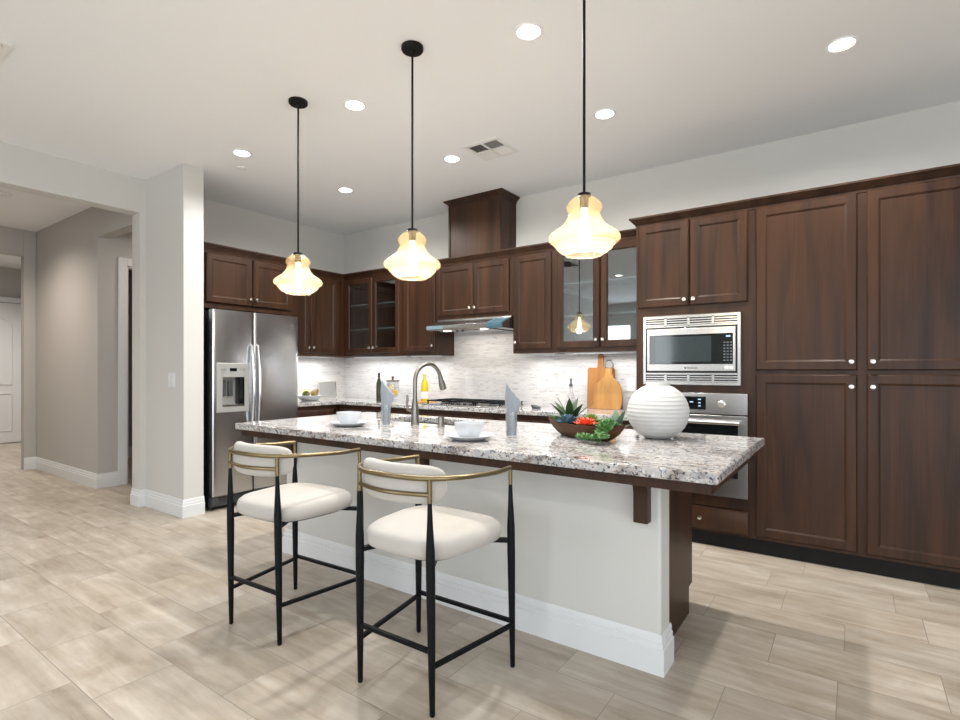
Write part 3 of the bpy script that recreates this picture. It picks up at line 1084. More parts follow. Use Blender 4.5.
area_light('strip_lamp', (-5.33, 3.9, ZB - 0.014), (0, math.radians(-12), 0), 0.04, 0.8, P_STRIP * 0.8, SOFT)

# ------------------------------------------------------------------ island
il = thing('kitchen_island', (-1.95, 2.6, 0), 'kitchen island base with grey front, white skirting and dark wood end', 'island')
box(-3.237, -0.655, 2.235, 2.37, 0, 0.842).build('front_wall', 'wall_paint', il, bevel=0.012)
bb = baseboard('b', [(-3.237, 2.37), (-3.237, 2.235), (-0.655, 2.235), (-0.655, 2.37)], '', h=0.165)
bb.build('skirting', 'white_trim', il)
MB().box(-3.20, -2.90, 2.37, 2.925, 0.10, 0.842).box(-2.00, -0.72, 2.37, 2.925, 0.10, 0.842).box(-2.90, -2.00, 2.37, 2.925, 0.10, 0.67).build('cabinet_body', 'espresso_wood', il)
MB().prism([(-0.72, 2.37, 0), (-0.72, 2.885, 0), (-0.72, 2.885, 0.138), (-0.72, 2.948, 0.142), (-0.72, 2.948, 0.842), (-0.72, 2.37, 0.842)], (0.02, 0, 0)).build('end_panel', 'espresso_wood', il)
box(-3.20, -0.72, 2.865, 2.885, 0, 0.10).build('toe_kick', 'toe_black', il)
ap = MB()
ap.box(-3.40, -0.41, 2.005, 2.035, 0.826, 0.869).box(-0.44, -0.41, 2.035, 3.14, 0.826, 0.869).box(-3.40, -3.37, 2.035, 3.14, 0.826, 0.869).box(-3.37, -0.44, 3.12, 3.14, 0.826, 0.869)
ap.box(-3.37, -0.44, 2.035, 2.66, 0.845, 0.869).box(-3.37, -2.95, 2.66, 3.12, 0.845, 0.869).box(-1.95, -0.44, 2.66, 3.12, 0.845, 0.869)
ap.build('counter_support', 'espresso_wood', il)
cp = [(2.235, 0.842), (2.125, 0.842), (2.125, 0.826)] + [(2.125 + 0.060 * math.sin(t), 0.820 - 0.075 * (1 - math.cos(t))) for t in (PI / 2 * k / 8 for k in range(1, 9))] + [(2.185, 0.630), (2.235, 0.630)]
for x in (-0.755, -1.98, -3.17):
    MB().prism([(x, y, z) for y, z in cp], (0.06, 0, 0)).build('corbel', 'espresso_wood', il, bevel=0.002)
for i in range(4):
    u0 = -3.17 + i * 0.61
    FI = lambda u, n, w: (u, 2.925 + n, w)
    door(il, FI, u0, u0 + 0.60, 0.13, 0.80, (u0 + 0.04, 0.72))

ct = MB()
o_ = (-3.43, -0.382, 1.972, 3.16)
i_ = (-2.86, -2.04, 2.70, 3.07)


def rr(x0, x1, y0, y1, z):
    return [(x0, y0, z), (x1, y0, z), (x1, y1, z), (x0, y1, z)]


ct.rings([rr(*i_, 0.869), rr(*o_, 0.869), rr(*o_, 0.910), rr(*i_, 0.910)], closed=True)
tag(ct.build('island_countertop', 'granite', loc=(-1.9, 2.6, 0.869), bevel=0.007, seg=3), 'speckled granite slab on the island', 'countertop')
sk = MB()
s0 = (-2.865, -2.035, 2.695, 3.075)
s1 = (-2.85, -2.05, 2.71, 3.06)
sk.rings([rr(-2.885, -2.015, 2.68, 3.10, 0.8688), rr(*s0, 0.8688), rr(*s1, 0.70), rr(-2.80, -2.10, 2.77, 3.03, 0.69)], cap0=False)
tag(sk.build('sink', 'stainless', loc=(-2.45, 2.92, 0.69), bevel=0.0), 'stainless sink set into the island counter', 'sink')

# faucet
bx, by, bz = -2.364, 2.604, 0.911
fa = thing('faucet', (bx, by, bz), 'brushed nickel gooseneck faucet on the island', 'faucet')
MB().lathe([(0.030, 0), (0.030, 0.006), (0.026, 0.012), (0.0255, 0.06), (0.024, 0.10), (0.019, 0.14), (0.015, 0.17)], (bx, by, bz), 24).build('body', 'brushed_nickel', fa)
dxn, dyn = 0.16, 0.987
pts = [(bx, by, bz + 0.16), (bx, by, bz + 0.22), (bx, by, bz + 0.285)]
R = 0.112
for k in range(1, 15):
    t = PI * (1 - k / 14 * 0.93)
    s = R + R * math.cos(t)
    pts.append((bx + dxn * s, by + dyn * s, bz + 0.285 + R * math.sin(t) * 1.02))
MB().tube(pts, 0.0135, 14).build('spout', 'brushed_nickel', fa)
e = Vector(pts[-1]); dr = (Vector(pts[-1]) - Vector(pts[-2])).normalized()
MB().lathe([(0.0145, -0.01), (0.0165, 0.0), (0.017, 0.02), (0.024, 0.05), (0.024, 0.085), (0.020, 0.09)], e, 18, axis=dr).build('spray_head', 'brushed_nickel', fa)
lv = MB()
lv.tube([(bx, by, bz + 0.095), (bx - 0.045, by - 0.012, bz + 0.098), (bx - 0.055, by - 0.016, bz + 0.10)], [0.016, 0.015, 0.012], 12)
lv.tube([(bx - 0.050, by - 0.014, bz + 0.092), (bx - 0.056, by - 0.018, bz + 0.13), (bx - 0.050, by - 0.018, bz + 0.165), (bx - 0.052, by - 0.018, bz + 0.195)], [0.010, 0.008, 0.009, 0.007], 10)
lv.build('lever', 'brushed_nickel', fa)
tag(MB().lathe([(0.025, 0), (0.025, 0.004), (0.021, 0.007), (0.021, 0.055), (0.019, 0.062), (0.010, 0.065)], (-2.145, 2.607, 0.911), 20).build('air_gap_cap', 'brushed_nickel', loc=(-2.145, 2.607, 0.911)),
    'short brushed nickel air gap cylinder beside the faucet', 'sink fitting')

# ------------------------------------------------------------------ tableware on the island
ZI = 0.911


def setting(x, y, lab_plate, lab_bowl):
    p = MB().lathe([(0.075, 0), (0.085, 0.003), (0.108, 0.014), (0.128, 0.023), (0.129, 0.026), (0.125, 0.0265), (0.104, 0.019), (0.082, 0.010), (0.06, 0.008)], (x, y, ZI), 48)
    tag(p.build('plate', 'white_ceramic', loc=(x, y, ZI)), lab_plate, 'plate', 'plates on the island')
    z = ZI + 0.009
    sq = lambda t: 0.05 * math.cos(4 * t) * -1
    b = MB()
    b.lathe([(0.040, 0), (0.046, 0.002), (0.058, 0.018), (0.069, 0.045), (0.074, 0.075), (0.0735, 0.079), (0.0705, 0.079), (0.065, 0.045), (0.053, 0.02), (0.040, 0.009)], (x, y, z), 48, ripple=sq)
    tag(b.build('bowl', 'white_ceramic', loc=(x, y, z)), lab_bowl, 'bowl', 'bowls on the island')


setting(-2.66, 2.30, 'white plate on the island in front of the stool nearer the refrigerator', 'white bowl on the plate nearer the refrigerator')
setting(-1.625, 2.205, 'white plate on the island between the two napkin glasses', 'white bowl on the plate between the two napkin glasses')


def napkin_glass(x, y, rot, lab_g, lab_n, hgt):
    g = MB()
    g.lathe([(0.030, 0), (0.031, 0.002), (0.033, 0.135), (0.0315, 0.135), (0.029, 0.011), (0.0, 0.010)], (x, y, ZI), 28)
    tag(g.build('drinking_glass', 'tumbler_glass', loc=(x, y, ZI)), lab_g, 'glass', 'napkin glasses on the island')
    # folded napkin: a flattened, creased cone of cloth that spreads above the rim and ends in a slanted point
    m = MB()
    N = 40
    rs = []
    levels = [(0.024, 0.0, 0.9), (0.026, 0.04, 0.9), (0.0265, 0.08, 0.85), (0.028, 0.112, 0.8), (0.038, 0.145, 0.6), (0.047, 0.175, 0.45), (0.051, 0.205, 0.36), (0.051, 0.225, 0.33)]
    for r, z, fl in levels:
        ring = []
        for j in range(N):
            t = 2 * PI * j / N
            rip = 1 + 0.04 * math.sin(7 * t + z * 30) + 0.03 * math.sin(11 * t - z * 50)
            a, b = r * rip * math.cos(t), r * rip * fl * math.sin(t)
            up = max(0.0, (z - 0.10) / 0.125)
            # the top edge slants from a high point on one side down to the other
            dz = up * (-a / 0.044 * 0.036 - 0.012 * (a > 0.02) + (hgt - 0.245))
            if up > 0 and a < 0:
                a *= 1 - 0.45 * up
            c, s = math.cos(rot), math.sin(rot)
            ring.append((x + a * c - b * s, y + a * s + b * c, ZI + 0.012 + z * 1.045 + dz))
        rs.append(ring)
    m.rings(rs)
    tag(m.build('napkin', 'napkin_grey', loc=(x, y, ZI + 0.012), smooth=60), lab_n, 'napkin', 'grey napkins folded into glasses')


napkin_glass(-2.431, 2.405, 0.5, 'clear tumbler holding a napkin beside the faucet', 'folded grey napkin standing in the glass beside the faucet', 0.255)
napkin_glass(-1.488, 2.399, 0.62, 'clear tumbler holding a napkin nearer the succulent bowl', 'folded grey napkin standing in the glass nearer the succulent bowl', 0.245)

# vase
vx, vy = -0.845, 2.83
prof = []
for k in range(0, 121):
    t = -1.13 + (PI / 2 + 1.13 - 0.40) * k / 120
    r = 0.157 * math.cos(t)
    z = 0.139 + 0.150 * math.sin(t)
    r += 0.0009 * math.cos(2 * PI * z / 0.0205) * min(1, r / 0.09)
    prof.append((r, z))
prof = [(0.05, 0)] + prof
rt, zt = prof[-1]
prof += [(0.0600, zt + 0.003), (0.0585, zt + 0.008), (0.0585, zt + 0.016), (0.057, zt + 0.018), (0.053, zt + 0.017), (0.053, zt + 0.0), (0.10, zt - 0.04), (0.12, 0.14), (0.05, 0.02)]
tag(MB().lathe(prof, (vx, vy, ZI), 64).build('vase', 'vase_ceramic', loc=(vx, vy, ZI), smooth=50), 'large round white ribbed vase on the island', 'vase')

# ------------------------------------------------------------------ succulent bowl
ca, cb = Vector((-1.436, 2.745, 0)), Vector((-0.905, 2.50, 0))
cc_ = (ca + cb) / 2
ux = (cb - ca).normalized(); uy = Vector((-ux.y, ux.x, 0))
Lh = (cb - ca).length / 2
bw = thing('dough_bowl', (cc_.x, cc_.y, ZI), 'long carved wooden dough bowl planted with succulents on the island', 'bowl')


def boat(scale, zoff, thick):
    rs = []
    for z, a, b in ((0.0, 0.62, 0.55), (0.012, 0.72, 0.70), (0.035, 0.86, 0.86), (0.060, 0.96, 0.97), (0.075, 1.0, 1.0)):
        ring = []
        for j in range(44):
            t = 2 * PI * j / 44
            ct_, st = math.cos(t), math.sin(t)
            u = Lh * a * math.copysign(abs(ct_) ** 0.95, ct_) - thick * ct_
            v = 0.105 * b * math.copysign(abs(st) ** 1.25, st) - thick * st
            tip = (abs(u) / Lh) ** 3 * 0.018 * (z / 0.075)
            p = cc_ + ux * u + uy * v
            ring.append((p.x, p.y, ZI + z * scale + zoff + tip))
        rs.append(ring)
    return rs


outer = boat(1.0, 0, 0)
inner = boat(0.80, 0.015, 0.010)
MB().rings(outer + inner[::-1]).build('bowl_body', 'bowl_wood', bw, smooth=50)
so = MB()
so.rings([[(cc_.x + (ux * (Lh * 0.86 * s * math.cos(t)) + uy * (0.085 * s * math.sin(t) * abs(math.sin(t)) ** 0.25)).x,
            cc_.y + (ux * (Lh * 0.86 * s * math.cos(t)) + uy * (0.085 * s * math.sin(t) * abs(math.sin(t)) ** 0.25)).y, ZI + 0.058 + 0.008 * (1 - s)) for t in (2 * PI * j / 36 for j in range(36))] for s in (1.0, 0.6, 0.2)], cap0=False)
so.build('soil', 'soil', bw)


def leaf(mb, base, az, el, length, width, thick, curl=0.3, n=6, tip=0.04):
    """a fleshy pointed leaf growing from base in direction (az, el), curling by curl radians along its length"""
    base = Vector(base)
    rs = []
    p = Vector((0, 0, 0))
    e = el
    side = Vector((-math.sin(az), math.cos(az), 0))
    for i in range(n + 1):
        s = i / n
        d_ = Vector((math.cos(az) * math.cos(e), math.sin(az) * math.cos(e), math.sin(e)))
        up = side.cross(d_) * -1
        w = width * (0.55 + 0.9 * s - 1.45 * s ** 2.6 if s < 1 else 0) / 0.9
        w = max(w, width * tip)
        th = max(thick * (1 - s * 0.8), thick * 0.1)
        c = base + p
        rs.append([c + side * (w / 2) , c + side * (w / 4) - up * th * 0.5, c - side * (w / 4) - up * th * 0.5, c - side * (w / 2), c - side * (w / 4) + up * th * 0.35, c + side * (w / 4) + up * th * 0.35])
        p = p + d_ * (length / n)
        e += curl / n
    mb.rings(rs)


def in_bowl(u, v, z=0.062):
    q = cc_ + ux * u + uy * v
    return (q.x, q.y, ZI + z)


G = 'succulents in the dough bowl'
p0 = in_bowl(-0.145, 0.02)
m = MB()
for i in range(13):
    ring_ = i // 5
    az = i * 2.399
    leaf(m, p0, az, (0.42, 0.85, 1.25)[min(2, ring_)], (0.165, 0.175, 0.16)[min(2, ring_)], 0.052, 0.012, -0.3)
tag(m.build('agave', 'leaf_dark', loc=p0, smooth=50), 'spiky dark green agave at one end of the dough bowl', 'plant', G)


def rosette(pos, R, n_rings, mat, label, name='echeveria', lift=0.02, inner=None):
    pos = Vector(pos)
    c = pos + Vector((0, 0, lift))
    m = MB()
    mi = MB()
    for r in range(n_rings):
        k = 11 - r * 2
        for i in range(k):
            az = 2 * PI * i / k + r * 0.35
            el = 0.15 + r * (1.25 / n_rings)
            leaf(m if (inner is None or r < n_rings - 2) else mi, c + Vector((0, 0, 0.006 * r)), az, el, R * (1 - 0.17 * r), R * 0.55 * (1 - 0.1 * r), R * 0.16, 0.35, 5)
    m.lathe([(R * 0.25, 0), (R * 0.2, lift + 0.01)], pos, 10)
    o = m.build(name, mat, loc=pos, smooth=50)
    tag(o, label, 'plant', G)
    if inner is not None:
        mi.build('inner_leaves', inner, o, smooth=50)
    return o


rosette(in_bowl(-0.085, -0.045), 0.074, 4, 'leaf_blue', 'blue grey rosette succulent in front of the agave', lift=0.006)
rosette(in_bowl(0.05, -0.035), 0.070, 5, 'petal_orange', 'orange red rosette succulent in the middle of the dough bowl', lift=0.006, inner='petal_yellow')
rosette(in_bowl(0.0, 0.05), 0.060, 4, 'leaf_lime', 'yellow green rosette succulent behind the orange one', lift=0.018)
rosette(in_bowl(-0.20, -0.03), 0.035, 3, 'leaf_green', 'small green rosette succulent at the bowl tip below the agave', lift=0.008)
p0 = in_bowl(0.20, 0.03, 0.055)
m = MB()
for i, (az, el, L) in enumerate(((-0.4, 1.15, 0.125), (0.5, 1.0, 0.11), (1.9, 1.25, 0.115), (3.2, 1.1, 0.09), (-1.3, 0.6, 0.10), (-0.5, 0.45, 0.13), (4.2, 0.8, 0.08))):
    leaf(m, p0, az, el, L, 0.052, 0.009, -0.3)
tag(m.build('aloe', 'leaf_pale', loc=p0, smooth=50), 'upright pale grey green leaves at the far end of the dough bowl', 'plant', G)
p0 = in_bowl(0.175, -0.045)
m = MB()
rnd = random.Random(3)


def sprig(m, q, s):
    az0 = rnd.uniform(0, 6.28)
    for i in range(7):
        leaf(m, q, az0 + i * 0.9, rnd.uniform(0.1, 1.0), s * rnd.uniform(0.8, 1.2), s * 0.62, s * 0.3, 0.2, 3, tip=0.25)


for i in range(58):
    s = i / 57
    if i < 34:                      # the mound over the rim
        a = rnd.uniform(0, 6.28); r = math.sqrt(rnd.random()) * 0.062
        q = Vector(in_bowl(0.215 + r * math.cos(a) * 0.85, -0.035 + r * math.sin(a), 0.065 + 0.038 * (1 - (r / 0.062) ** 2)))
        q.z -= max(0, (-0.095 - (-0.055 + r * math.sin(a)))) * 1.5
    else:                           # the part that trails along the counter
        k = (i - 34) / 23
        q = Vector(in_bowl(0.305 - 0.20 * k + rnd.uniform(-0.02, 0.02), -0.135 + rnd.uniform(-0.022, 0.022), 0.014 + (1 - k) * 0.022 + rnd.uniform(0, 0.008)))
    sprig(m, q, 0.024)
for k in range(6):
    a = in_bowl(0.17 + 0.012 * k, -0.04, 0.06); b = in_bowl(0.19 + 0.016 * k, -0.100, 0.06); c = in_bowl(0.28 - 0.03 * k, -0.135, 0.012)
    m.tube([a, b, c], 0.003, 5)
tag(m.build('trailing_sedum', 'leaf_green', loc=p0, smooth=50), 'bright green sedum spilling over the bowl rim onto the counter', 'plant', G)

# ------------------------------------------------------------------ things on the back worktop
ZW = 0.9125
# cutting boards lean on the tile
cb1 = thing('cutting_board', (-1.905, 4.62, ZW), 'rectangular paddle cutting board leaning against the backsplash', 'cutting board', 'cutting boards')


def lean(y0, y1, ztop):
    """points (x, z) laid on a plane that leans from y0 on the worktop to y1 at ztop"""
    return lambda x, z: (x, y0 + (y1 - y0) * (z - ZW) / (ztop - ZW), z)


Lf = lean(4.635, 4.655, 1.42)
MB().prism([Lf(x, z) for x, z in ((-2.035, ZW), (-1.772, ZW), (-1.772, 1.275), (-1.785, 1.292), (-1.875, 1.292), (-1.881, 1.31), (-1.881, 1.405), (-1.893, 1.418), (-1.925, 1.418), (-1.937, 1.405), (-1.937, 1.31), (-1.943, 1.292), (-2.022, 1.292), (-2.035, 1.275))], (0, -0.016, 0)).build('board', 'board_amber', cb1, bevel=0.003)
cb2 = thing('cutting_board', (-1.82, 4.58, ZW), 'shouldered honey wood cutting board with a ring handle, leaning foremost', 'cutting board', 'cutting boards')
Lf = lean(4.585, 4.628, 1.36)
sh_ = [(-1.955, ZW), (-1.700, ZW), (-1.683, 0.96), (-1.680, 1.03), (-1.690, 1.10), (-1.712, 1.145), (-1.745, 1.175), (-1.775, 1.205), (-1.790, 1.245), (-1.793, 1.285), (-1.845, 1.285), (-1.848, 1.245), (-1.862, 1.200), (-1.905, 1.165), (-1.937, 1.135), (-1.948, 1.08), (-1.950, 1.0)]
MB().prism([Lf(x, z) for x, z in sh_], (0, -0.018, 0)).build('board', 'board_honey', cb2, bevel=0.003)
c0 = Vector(Lf(-1.818, 1.318)) + Vector((0, -0.009, 0))
MB().tube([c0 + Vector((0.040 * math.cos(t), 0, 0.040 * math.sin(t))) for t in (2 * PI * k / 28 for k in range(28))], 0.0065, 8, closed=True).build('ring_handle', 'brushed_nickel', cb2)

# bottles, jar, carafe
b = thing('oil_bottle', (-4.46, 4.30, ZW), 'slim dark oil bottle with a black stopper on the worktop', 'bottle')
MB().lathe([(0.030, 0), (0.031, 0.01), (0.031, 0.20), (0.022, 0.235), (0.0125, 0.26), (0.0125, 0.29)], (-4.46, 4.30, ZW), 20).build('bottle_body', 'bottle_dark', b)
MB().lathe([(0.014, 0.29), (0.014, 0.32), (0.011, 0.325)], (-4.46, 4.30, ZW), 14).build('stopper', 'black_plastic', b)
w = thing('wine_bottle', (-3.87, 4.42, ZW + 0.012), 'yellow glass wine bottle with white label on the round board', 'bottle')
zz = ZW + 0.0125
MB().lathe([(0.038, 0), (0.040, 0.004), (0.040, 0.165), (0.034, 0.205), (0.018, 0.245), (0.0145, 0.262), (0.0145, 0.285), (0.016, 0.286), (0.016, 0.295), (0.013, 0.297)], (-3.87, 4.42, zz), 24).build('bottle_body', 'wine_yellow', w)
MB().lathe([(0.0405, 0.03), (0.0407, 0.031), (0.0407, 0.105), (0.0405, 0.106)], (-3.87, 4.42, zz), 24, cap0=False, cap1=False).build('bottle_label', 'paper_white', w)
tag(MB().lathe([(0.135, 0), (0.14, 0.003), (0.14, 0.010), (0.137, 0.0125)], (-3.87, 4.42, ZW), 40).build('serving_board', 'board_honey', loc=(-3.87, 4.42, ZW)), 'thin round wooden board under the wine bottle', 'board')
j = thing('glass_jar', (-4.24, 4.30, ZW), 'clear footed glass jar with a dark wooden lid, full of lemons', 'jar')
jx, jy = -4.24, 4.30
MB().lathe([(0.045, 0), (0.046, 0.006), (0.015, 0.014), (0.014, 0.03), (0.05, 0.045), (0.068, 0.075), (0.074, 0.12), (0.072, 0.17), (0.066, 0.215), (0.063, 0.228), (0.061, 0.228), (0.064, 0.21), (0.070, 0.165), (0.071, 0.12), (0.065, 0.078), (0.05, 0.05)], (jx, jy, ZW), 32, cap0=True, cap1=True).build('jar_body', 'tumbler_glass', j)
MB().lathe([(0.076, 0.229), (0.078, 0.232), (0.078, 0.238), (0.07, 0.243), (0.012, 0.245), (0.010, 0.262), (0.014, 0.272), (0.012, 0.284), (0.004, 0.287)], (jx, jy, ZW), 28).build('lid', 'lid_wood', j)


def fruit(name, x, y, z, r, mat, label, tilt=(0, 0, 1), pear=False, group=None):
    pr = []
    for k in range(13):
        t = -PI / 2 + PI * k / 12
        rr_ = r * max(0.03, math.cos(t))
        zz_ = r * math.sin(t) * (1.12 if not pear else 1.0)
        if pear and t > 0:
            rr_ = r * max(0.05, math.cos(t)) * (1 - 0.35 * math.sin(t)); zz_ = r * math.sin(t) * 1.55
        pr.append((rr_, zz_))
    o = MB().lathe(pr, (x, y, z), 18, axis=tilt).build(name, mat, loc=(x, y, z), smooth=60)
    tag(o, label, 'fruit', group)
    return o


fruit('lemon', jx - 0.010, jy - 0.012, ZW + 0.165, 0.033, 'lemon', 'yellow lemon on top inside the glass jar', (1, 0.3, 0.3), group='lemons in the jar')
fruit('lemon', jx + 0.028, jy + 0.014, ZW + 0.103, 0.032, 'lemon', 'yellow lemon at the bottom of the glass jar, toward the faucet', (0.2, 1, 0.3), group='lemons in the jar')
fruit('lemon', jx - 0.030, jy + 0.010, ZW + 0.104, 0.031, 'lemon', 'yellow lemon at the bottom of the glass jar, toward the refrigerator', (0.5, 1, 0.8), group='lemons in the jar')
cf = thing('carafe', (-2.118, 4.45, ZW), 'clear conical glass carafe with a dark stopper behind the agave', 'carafe')
MB().lathe([(0.052, 0), (0.058, 0.005), (0.058, 0.03), (0.045, 0.09), (0.024, 0.145), (0.015, 0.18), (0.015, 0.215), (0.012, 0.215), (0.012, 0.18), (0.042, 0.09), (0.054, 0.03), (0.05, 0.008)], (-2.118, 4.45, ZW), 28).build('carafe_body', 'carafe_glass', cf)
MB().lathe([(0.011, 0.20), (0.017, 0.217), (0.017, 0.226), (0.008, 0.236), (0.009, 0.275), (0.006, 0.28)], (-2.118, 4.45, ZW), 14).build('stopper', 'dark_grey', cf)
sr = MB()
sr.rings([[(-2.40 + 0.055 * a * math.cos(t) + dx_, 4.30 + 0.045 * a * math.sin(t), ZW + z + 0.012 * (math.cos(t) * -1 + 1) * (z > 0.004)) for t in (2 * PI * q / 20 for q in range(20))] for a, z, dx_ in ((0.7, 0, 0), (1, 0.012, 0), (0.92, 0.012, 0), (0.6, 0.004, 0))])
tag(sr.build('spoon_rest', 'dark_grey', loc=(-2.40, 4.30, ZW)), 'small dark spoon rest on the worktop past the cooktop', 'spoon rest')

# fruit bowl and plaque on the refrigerator side
fx0, fy0 = -5.20, 3.90
fb = MB().lathe([(0.075, 0), (0.085, 0.003), (0.118, 0.030), (0.142, 0.058), (0.140, 0.062), (0.134, 0.060), (0.112, 0.034), (0.08, 0.012)], (fx0, fy0, ZW), 48, ripple=lambda t: 0.02 * math.sin(16 * t))
tag(fb.build('fruit_bowl', 'white_ceramic', loc=(fx0, fy0, ZW), smooth=60), 'fluted white bowl of fruit beside the refrigerator', 'bowl')
fruit('pear', fx0 + 0.02, fy0 - 0.058, ZW + 0.075, 0.043, 'pear_green', 'dark green pear in the fruit bowl', (0.6, -0.4, 0.5), True, 'pears in the fruit bowl')
fruit('pear', fx0 + 0.022, fy0 + 0.056, ZW + 0.080, 0.045, 'pear_brown', 'brown pear in the fruit bowl', (0.2, 0.5, 0.7), True, 'pears in the fruit bowl')
fruit('pear', fx0 - 0.055, fy0 - 0.0, ZW + 0.076, 0.042, 'lemon', 'golden pear at the back of the fruit bowl', (-0.5, 0.1, 0.6), True, 'pears in the fruit bowl')
pq = thing('plaque', (-5.47, 4.38, ZW), 'square pale framed plaque leaning in the kitchen corner', 'plaque')
rect_loops(kk := MB(), lambda u, n, w: (-5.486 + n + 0.02 * (1 - (w - ZW) / 0.215), u, w), 4.235, 4.525, ZW, ZW + 0.215, [(0, 0), (0, 0.014), (0.014, 0.014), (0.018, 0.008)])
kk.build('frame', 'nickel', pq)
rect_loops(kk := MB(), lambda u, n, w: (-5.486 + n + 0.02 * (1 - (w - ZW) / 0.215), u, w), 4.255, 4.505, ZW + 0.02, ZW + 0.195, [(0, 0.0085), (0, 0.0105)])
kk.build('face', 'light_grey', pq)
MB().lathe([(0.012, 0), (0.012, 0.008)], (-5.467, 4.44, ZW + 0.055), 12, axis=(1, 0, 0)).build('medallion', 'nickel', pq)

# cooktop
ck = thing('cooktop', (-3.17, 4.35, ZW), 'gas cooktop with black grates on the worktop below the hood', 'cooktop')
box(-3.63, -2.71, 4.10, 4.60, ZW, ZW + 0.012).build('base', 'stainless', ck, bevel=0.003)
for k in range(3):
    x0 = -3.615 + k * 0.304
    g = MB()
    zt_ = ZW + 0.048
    for y in (4.17, 4.58):
        g.box(x0, x0 + 0.296, y - 0.007, y + 0.007, zt_ - 0.012, zt_)
    for x in (x0 + 0.007, x0 + 0.289):
        g.box(x - 0.007, x + 0.007, 4.17, 4.58, zt_ - 0.012, zt_)
    for y in (4.27, 4.375, 4.48):
        g.box(x0, x0 + 0.296, y - 0.005, y + 0.005, zt_ - 0.010, zt_)
    g.box(x0 + 0.143, x0 + 0.153, 4.17, 4.58, zt_ - 0.010, zt_)
    for x in (x0 + 0.008, x0 + 0.288):
        for y in (4.175, 4.575):
            g.box(x - 0.006, x + 0.006, y - 0.006, y + 0.006, ZW + 0.012, zt_ - 0.01)
    g.build('grate', 'black_metal', ck)
for x, y in ((-3.47, 4.28), (-3.47, 4.48), (-3.17, 4.38), (-2.87, 4.28), (-2.87, 4.48)):
    MB().lathe([(0.045, 0.012), (0.045, 0.02), (0.032, 0.022), (0.032, 0.03)], (x, y, ZW), 20).build('burner', 'dark_grey', ck)
for k in range(5):
    MB().lathe([(0.021, 0.012), (0.020, 0.03), (0.016, 0.036)], (-3.33 + 0.075 * k, 4.135, ZW), 16).build('knob', 'black_plastic', ck)

# outlet on the backsplash and switch on the stub wall
so_ = thing('outlet', (-1.63, WY - 0.012, 1.135), 'small white outlet on the tile behind the cutting boards', 'outlet')
box(-1.668, -1.60, WY - 0.016, WY - 0.010, 1.08, 1.195).build('cover_plate', 'paper_white', so_, bevel=0.002)
MB().box(-1.652, -1.616, WY - 0.018, WY - 0.016, 1.095, 1.13).box(-1.652, -1.616, WY - 0.018, WY - 0.016, 1.145, 1.18).build('receptacle', 'white_trim', so_)
sw = thing('light_switch', (-4.905, 2.24, 1.18), 'white double rocker switch on the stub wall', 'switch')
box(-4.965, -4.845, 2.233, 2.24, 1.12, 1.245).build('cover_plate', 'white_trim', sw, bevel=0.002)
for x in (-4.938, -4.892):
    MB().box(x - 0.017 + 0.01, x + 0.017 + 0.01, 2.229, 2.2335, 1.15, 1.215).build('rocker', 'white_trim', sw, bevel=0.0015)

# ------------------------------------------------------------------ stools
st = thing('bar_stool', (0, 0, 0), 'cream boucle counter stool with black legs and brass rail, standing nearer the refrigerator', 'stool', 'counter stools at the island')
# local frame: x across, y toward the island; back legs at y=0, front legs at y=.445
LEGS = {(-1, 0): (-0.190, 0.0), (1, 0): (0.190, 0.0), (-1, 1): (-0.265, 0.445), (1, 1): (0.265, 0.445)}
TOPZ = {0: 0.872, 1: 0.853}


def leg_pt(s, f, z):
    x, y = LEGS[(s, f)]
    k = z / 0.87
    tx, ty = x - s * 0.006, y - 0.010
    return Vector((x + (tx - x) * k, y + (ty - y) * k, z))


for (s, f) in LEGS:
    zs = [(0.0, 0.0085), (0.004, 0.0105), (0.25, 0.0145), (0.50, 0.0175), (0.60, 0.0170), (0.70, 0.0115), (0.788, 0.0078)]
    lg = MB().tube([leg_pt(s, f, z) for z, _ in zs], [r for _, r in zs], 14).build('leg', 'black_metal', st)
    MB().tube([leg_pt(s, f, 0.782), leg_pt(s, f, TOPZ[f] - 0.002)], 0.0088, 12).build('leg_sleeve', 'brass', lg)


def rail_pts():
    a = leg_pt(-1, 1, TOPZ[1]); b = leg_pt(-1, 0, TOPZ[0]); c = leg_pt(1, 0, TOPZ[0]); d_ = leg_pt(1, 1, TOPZ[1])
    ctrl = [a, Vector((-0.275, 0.30, 0.856)), Vector((-0.270, 0.15, 0.866)), Vector((-0.242, 0.055, 0.871)), b, Vector((-0.115, -0.045, 0.874)), Vector((0, -0.058, 0.875)), Vector((0.115, -0.045, 0.874)), c,
            Vector((0.242, 0.055, 0.871)), Vector((0.270, 0.15, 0.866)), Vector((0.275, 0.30, 0.856)), d_]
    out = []
    n = len(ctrl)
    for i in range(n - 1):
        p0_, p1, p2, p3 = ctrl[max(i - 1, 0)], ctrl[i], ctrl[i + 1], ctrl[min(i + 2, n - 1)]
        for k in range(5):
            t = k / 5
            out.append(0.5 * ((2 * p1) + (p2 - p0_) * t + (2 * p0_ - 5 * p1 + 4 * p2 - p3) * t * t + (3 * p1 - p0_ - 3 * p2 + p3) * t ** 3))
    out.append(ctrl[-1])
    return out


RP = rail_pts()
MB().tube(RP, 0.0098, 12).build('arm_rail', 'brass', st)
low = []
bl, br_ = leg_pt(-1, 0, 0.812), leg_pt(1, 0, 0.812)
for k in range(17):
    t = k / 16
    low.append(bl.lerp(br_, t) + Vector((0, -0.043 * math.sin(PI * t), 0)))
MB().tube(low, 0.0085, 10).build('back_rail', 'brass', st)


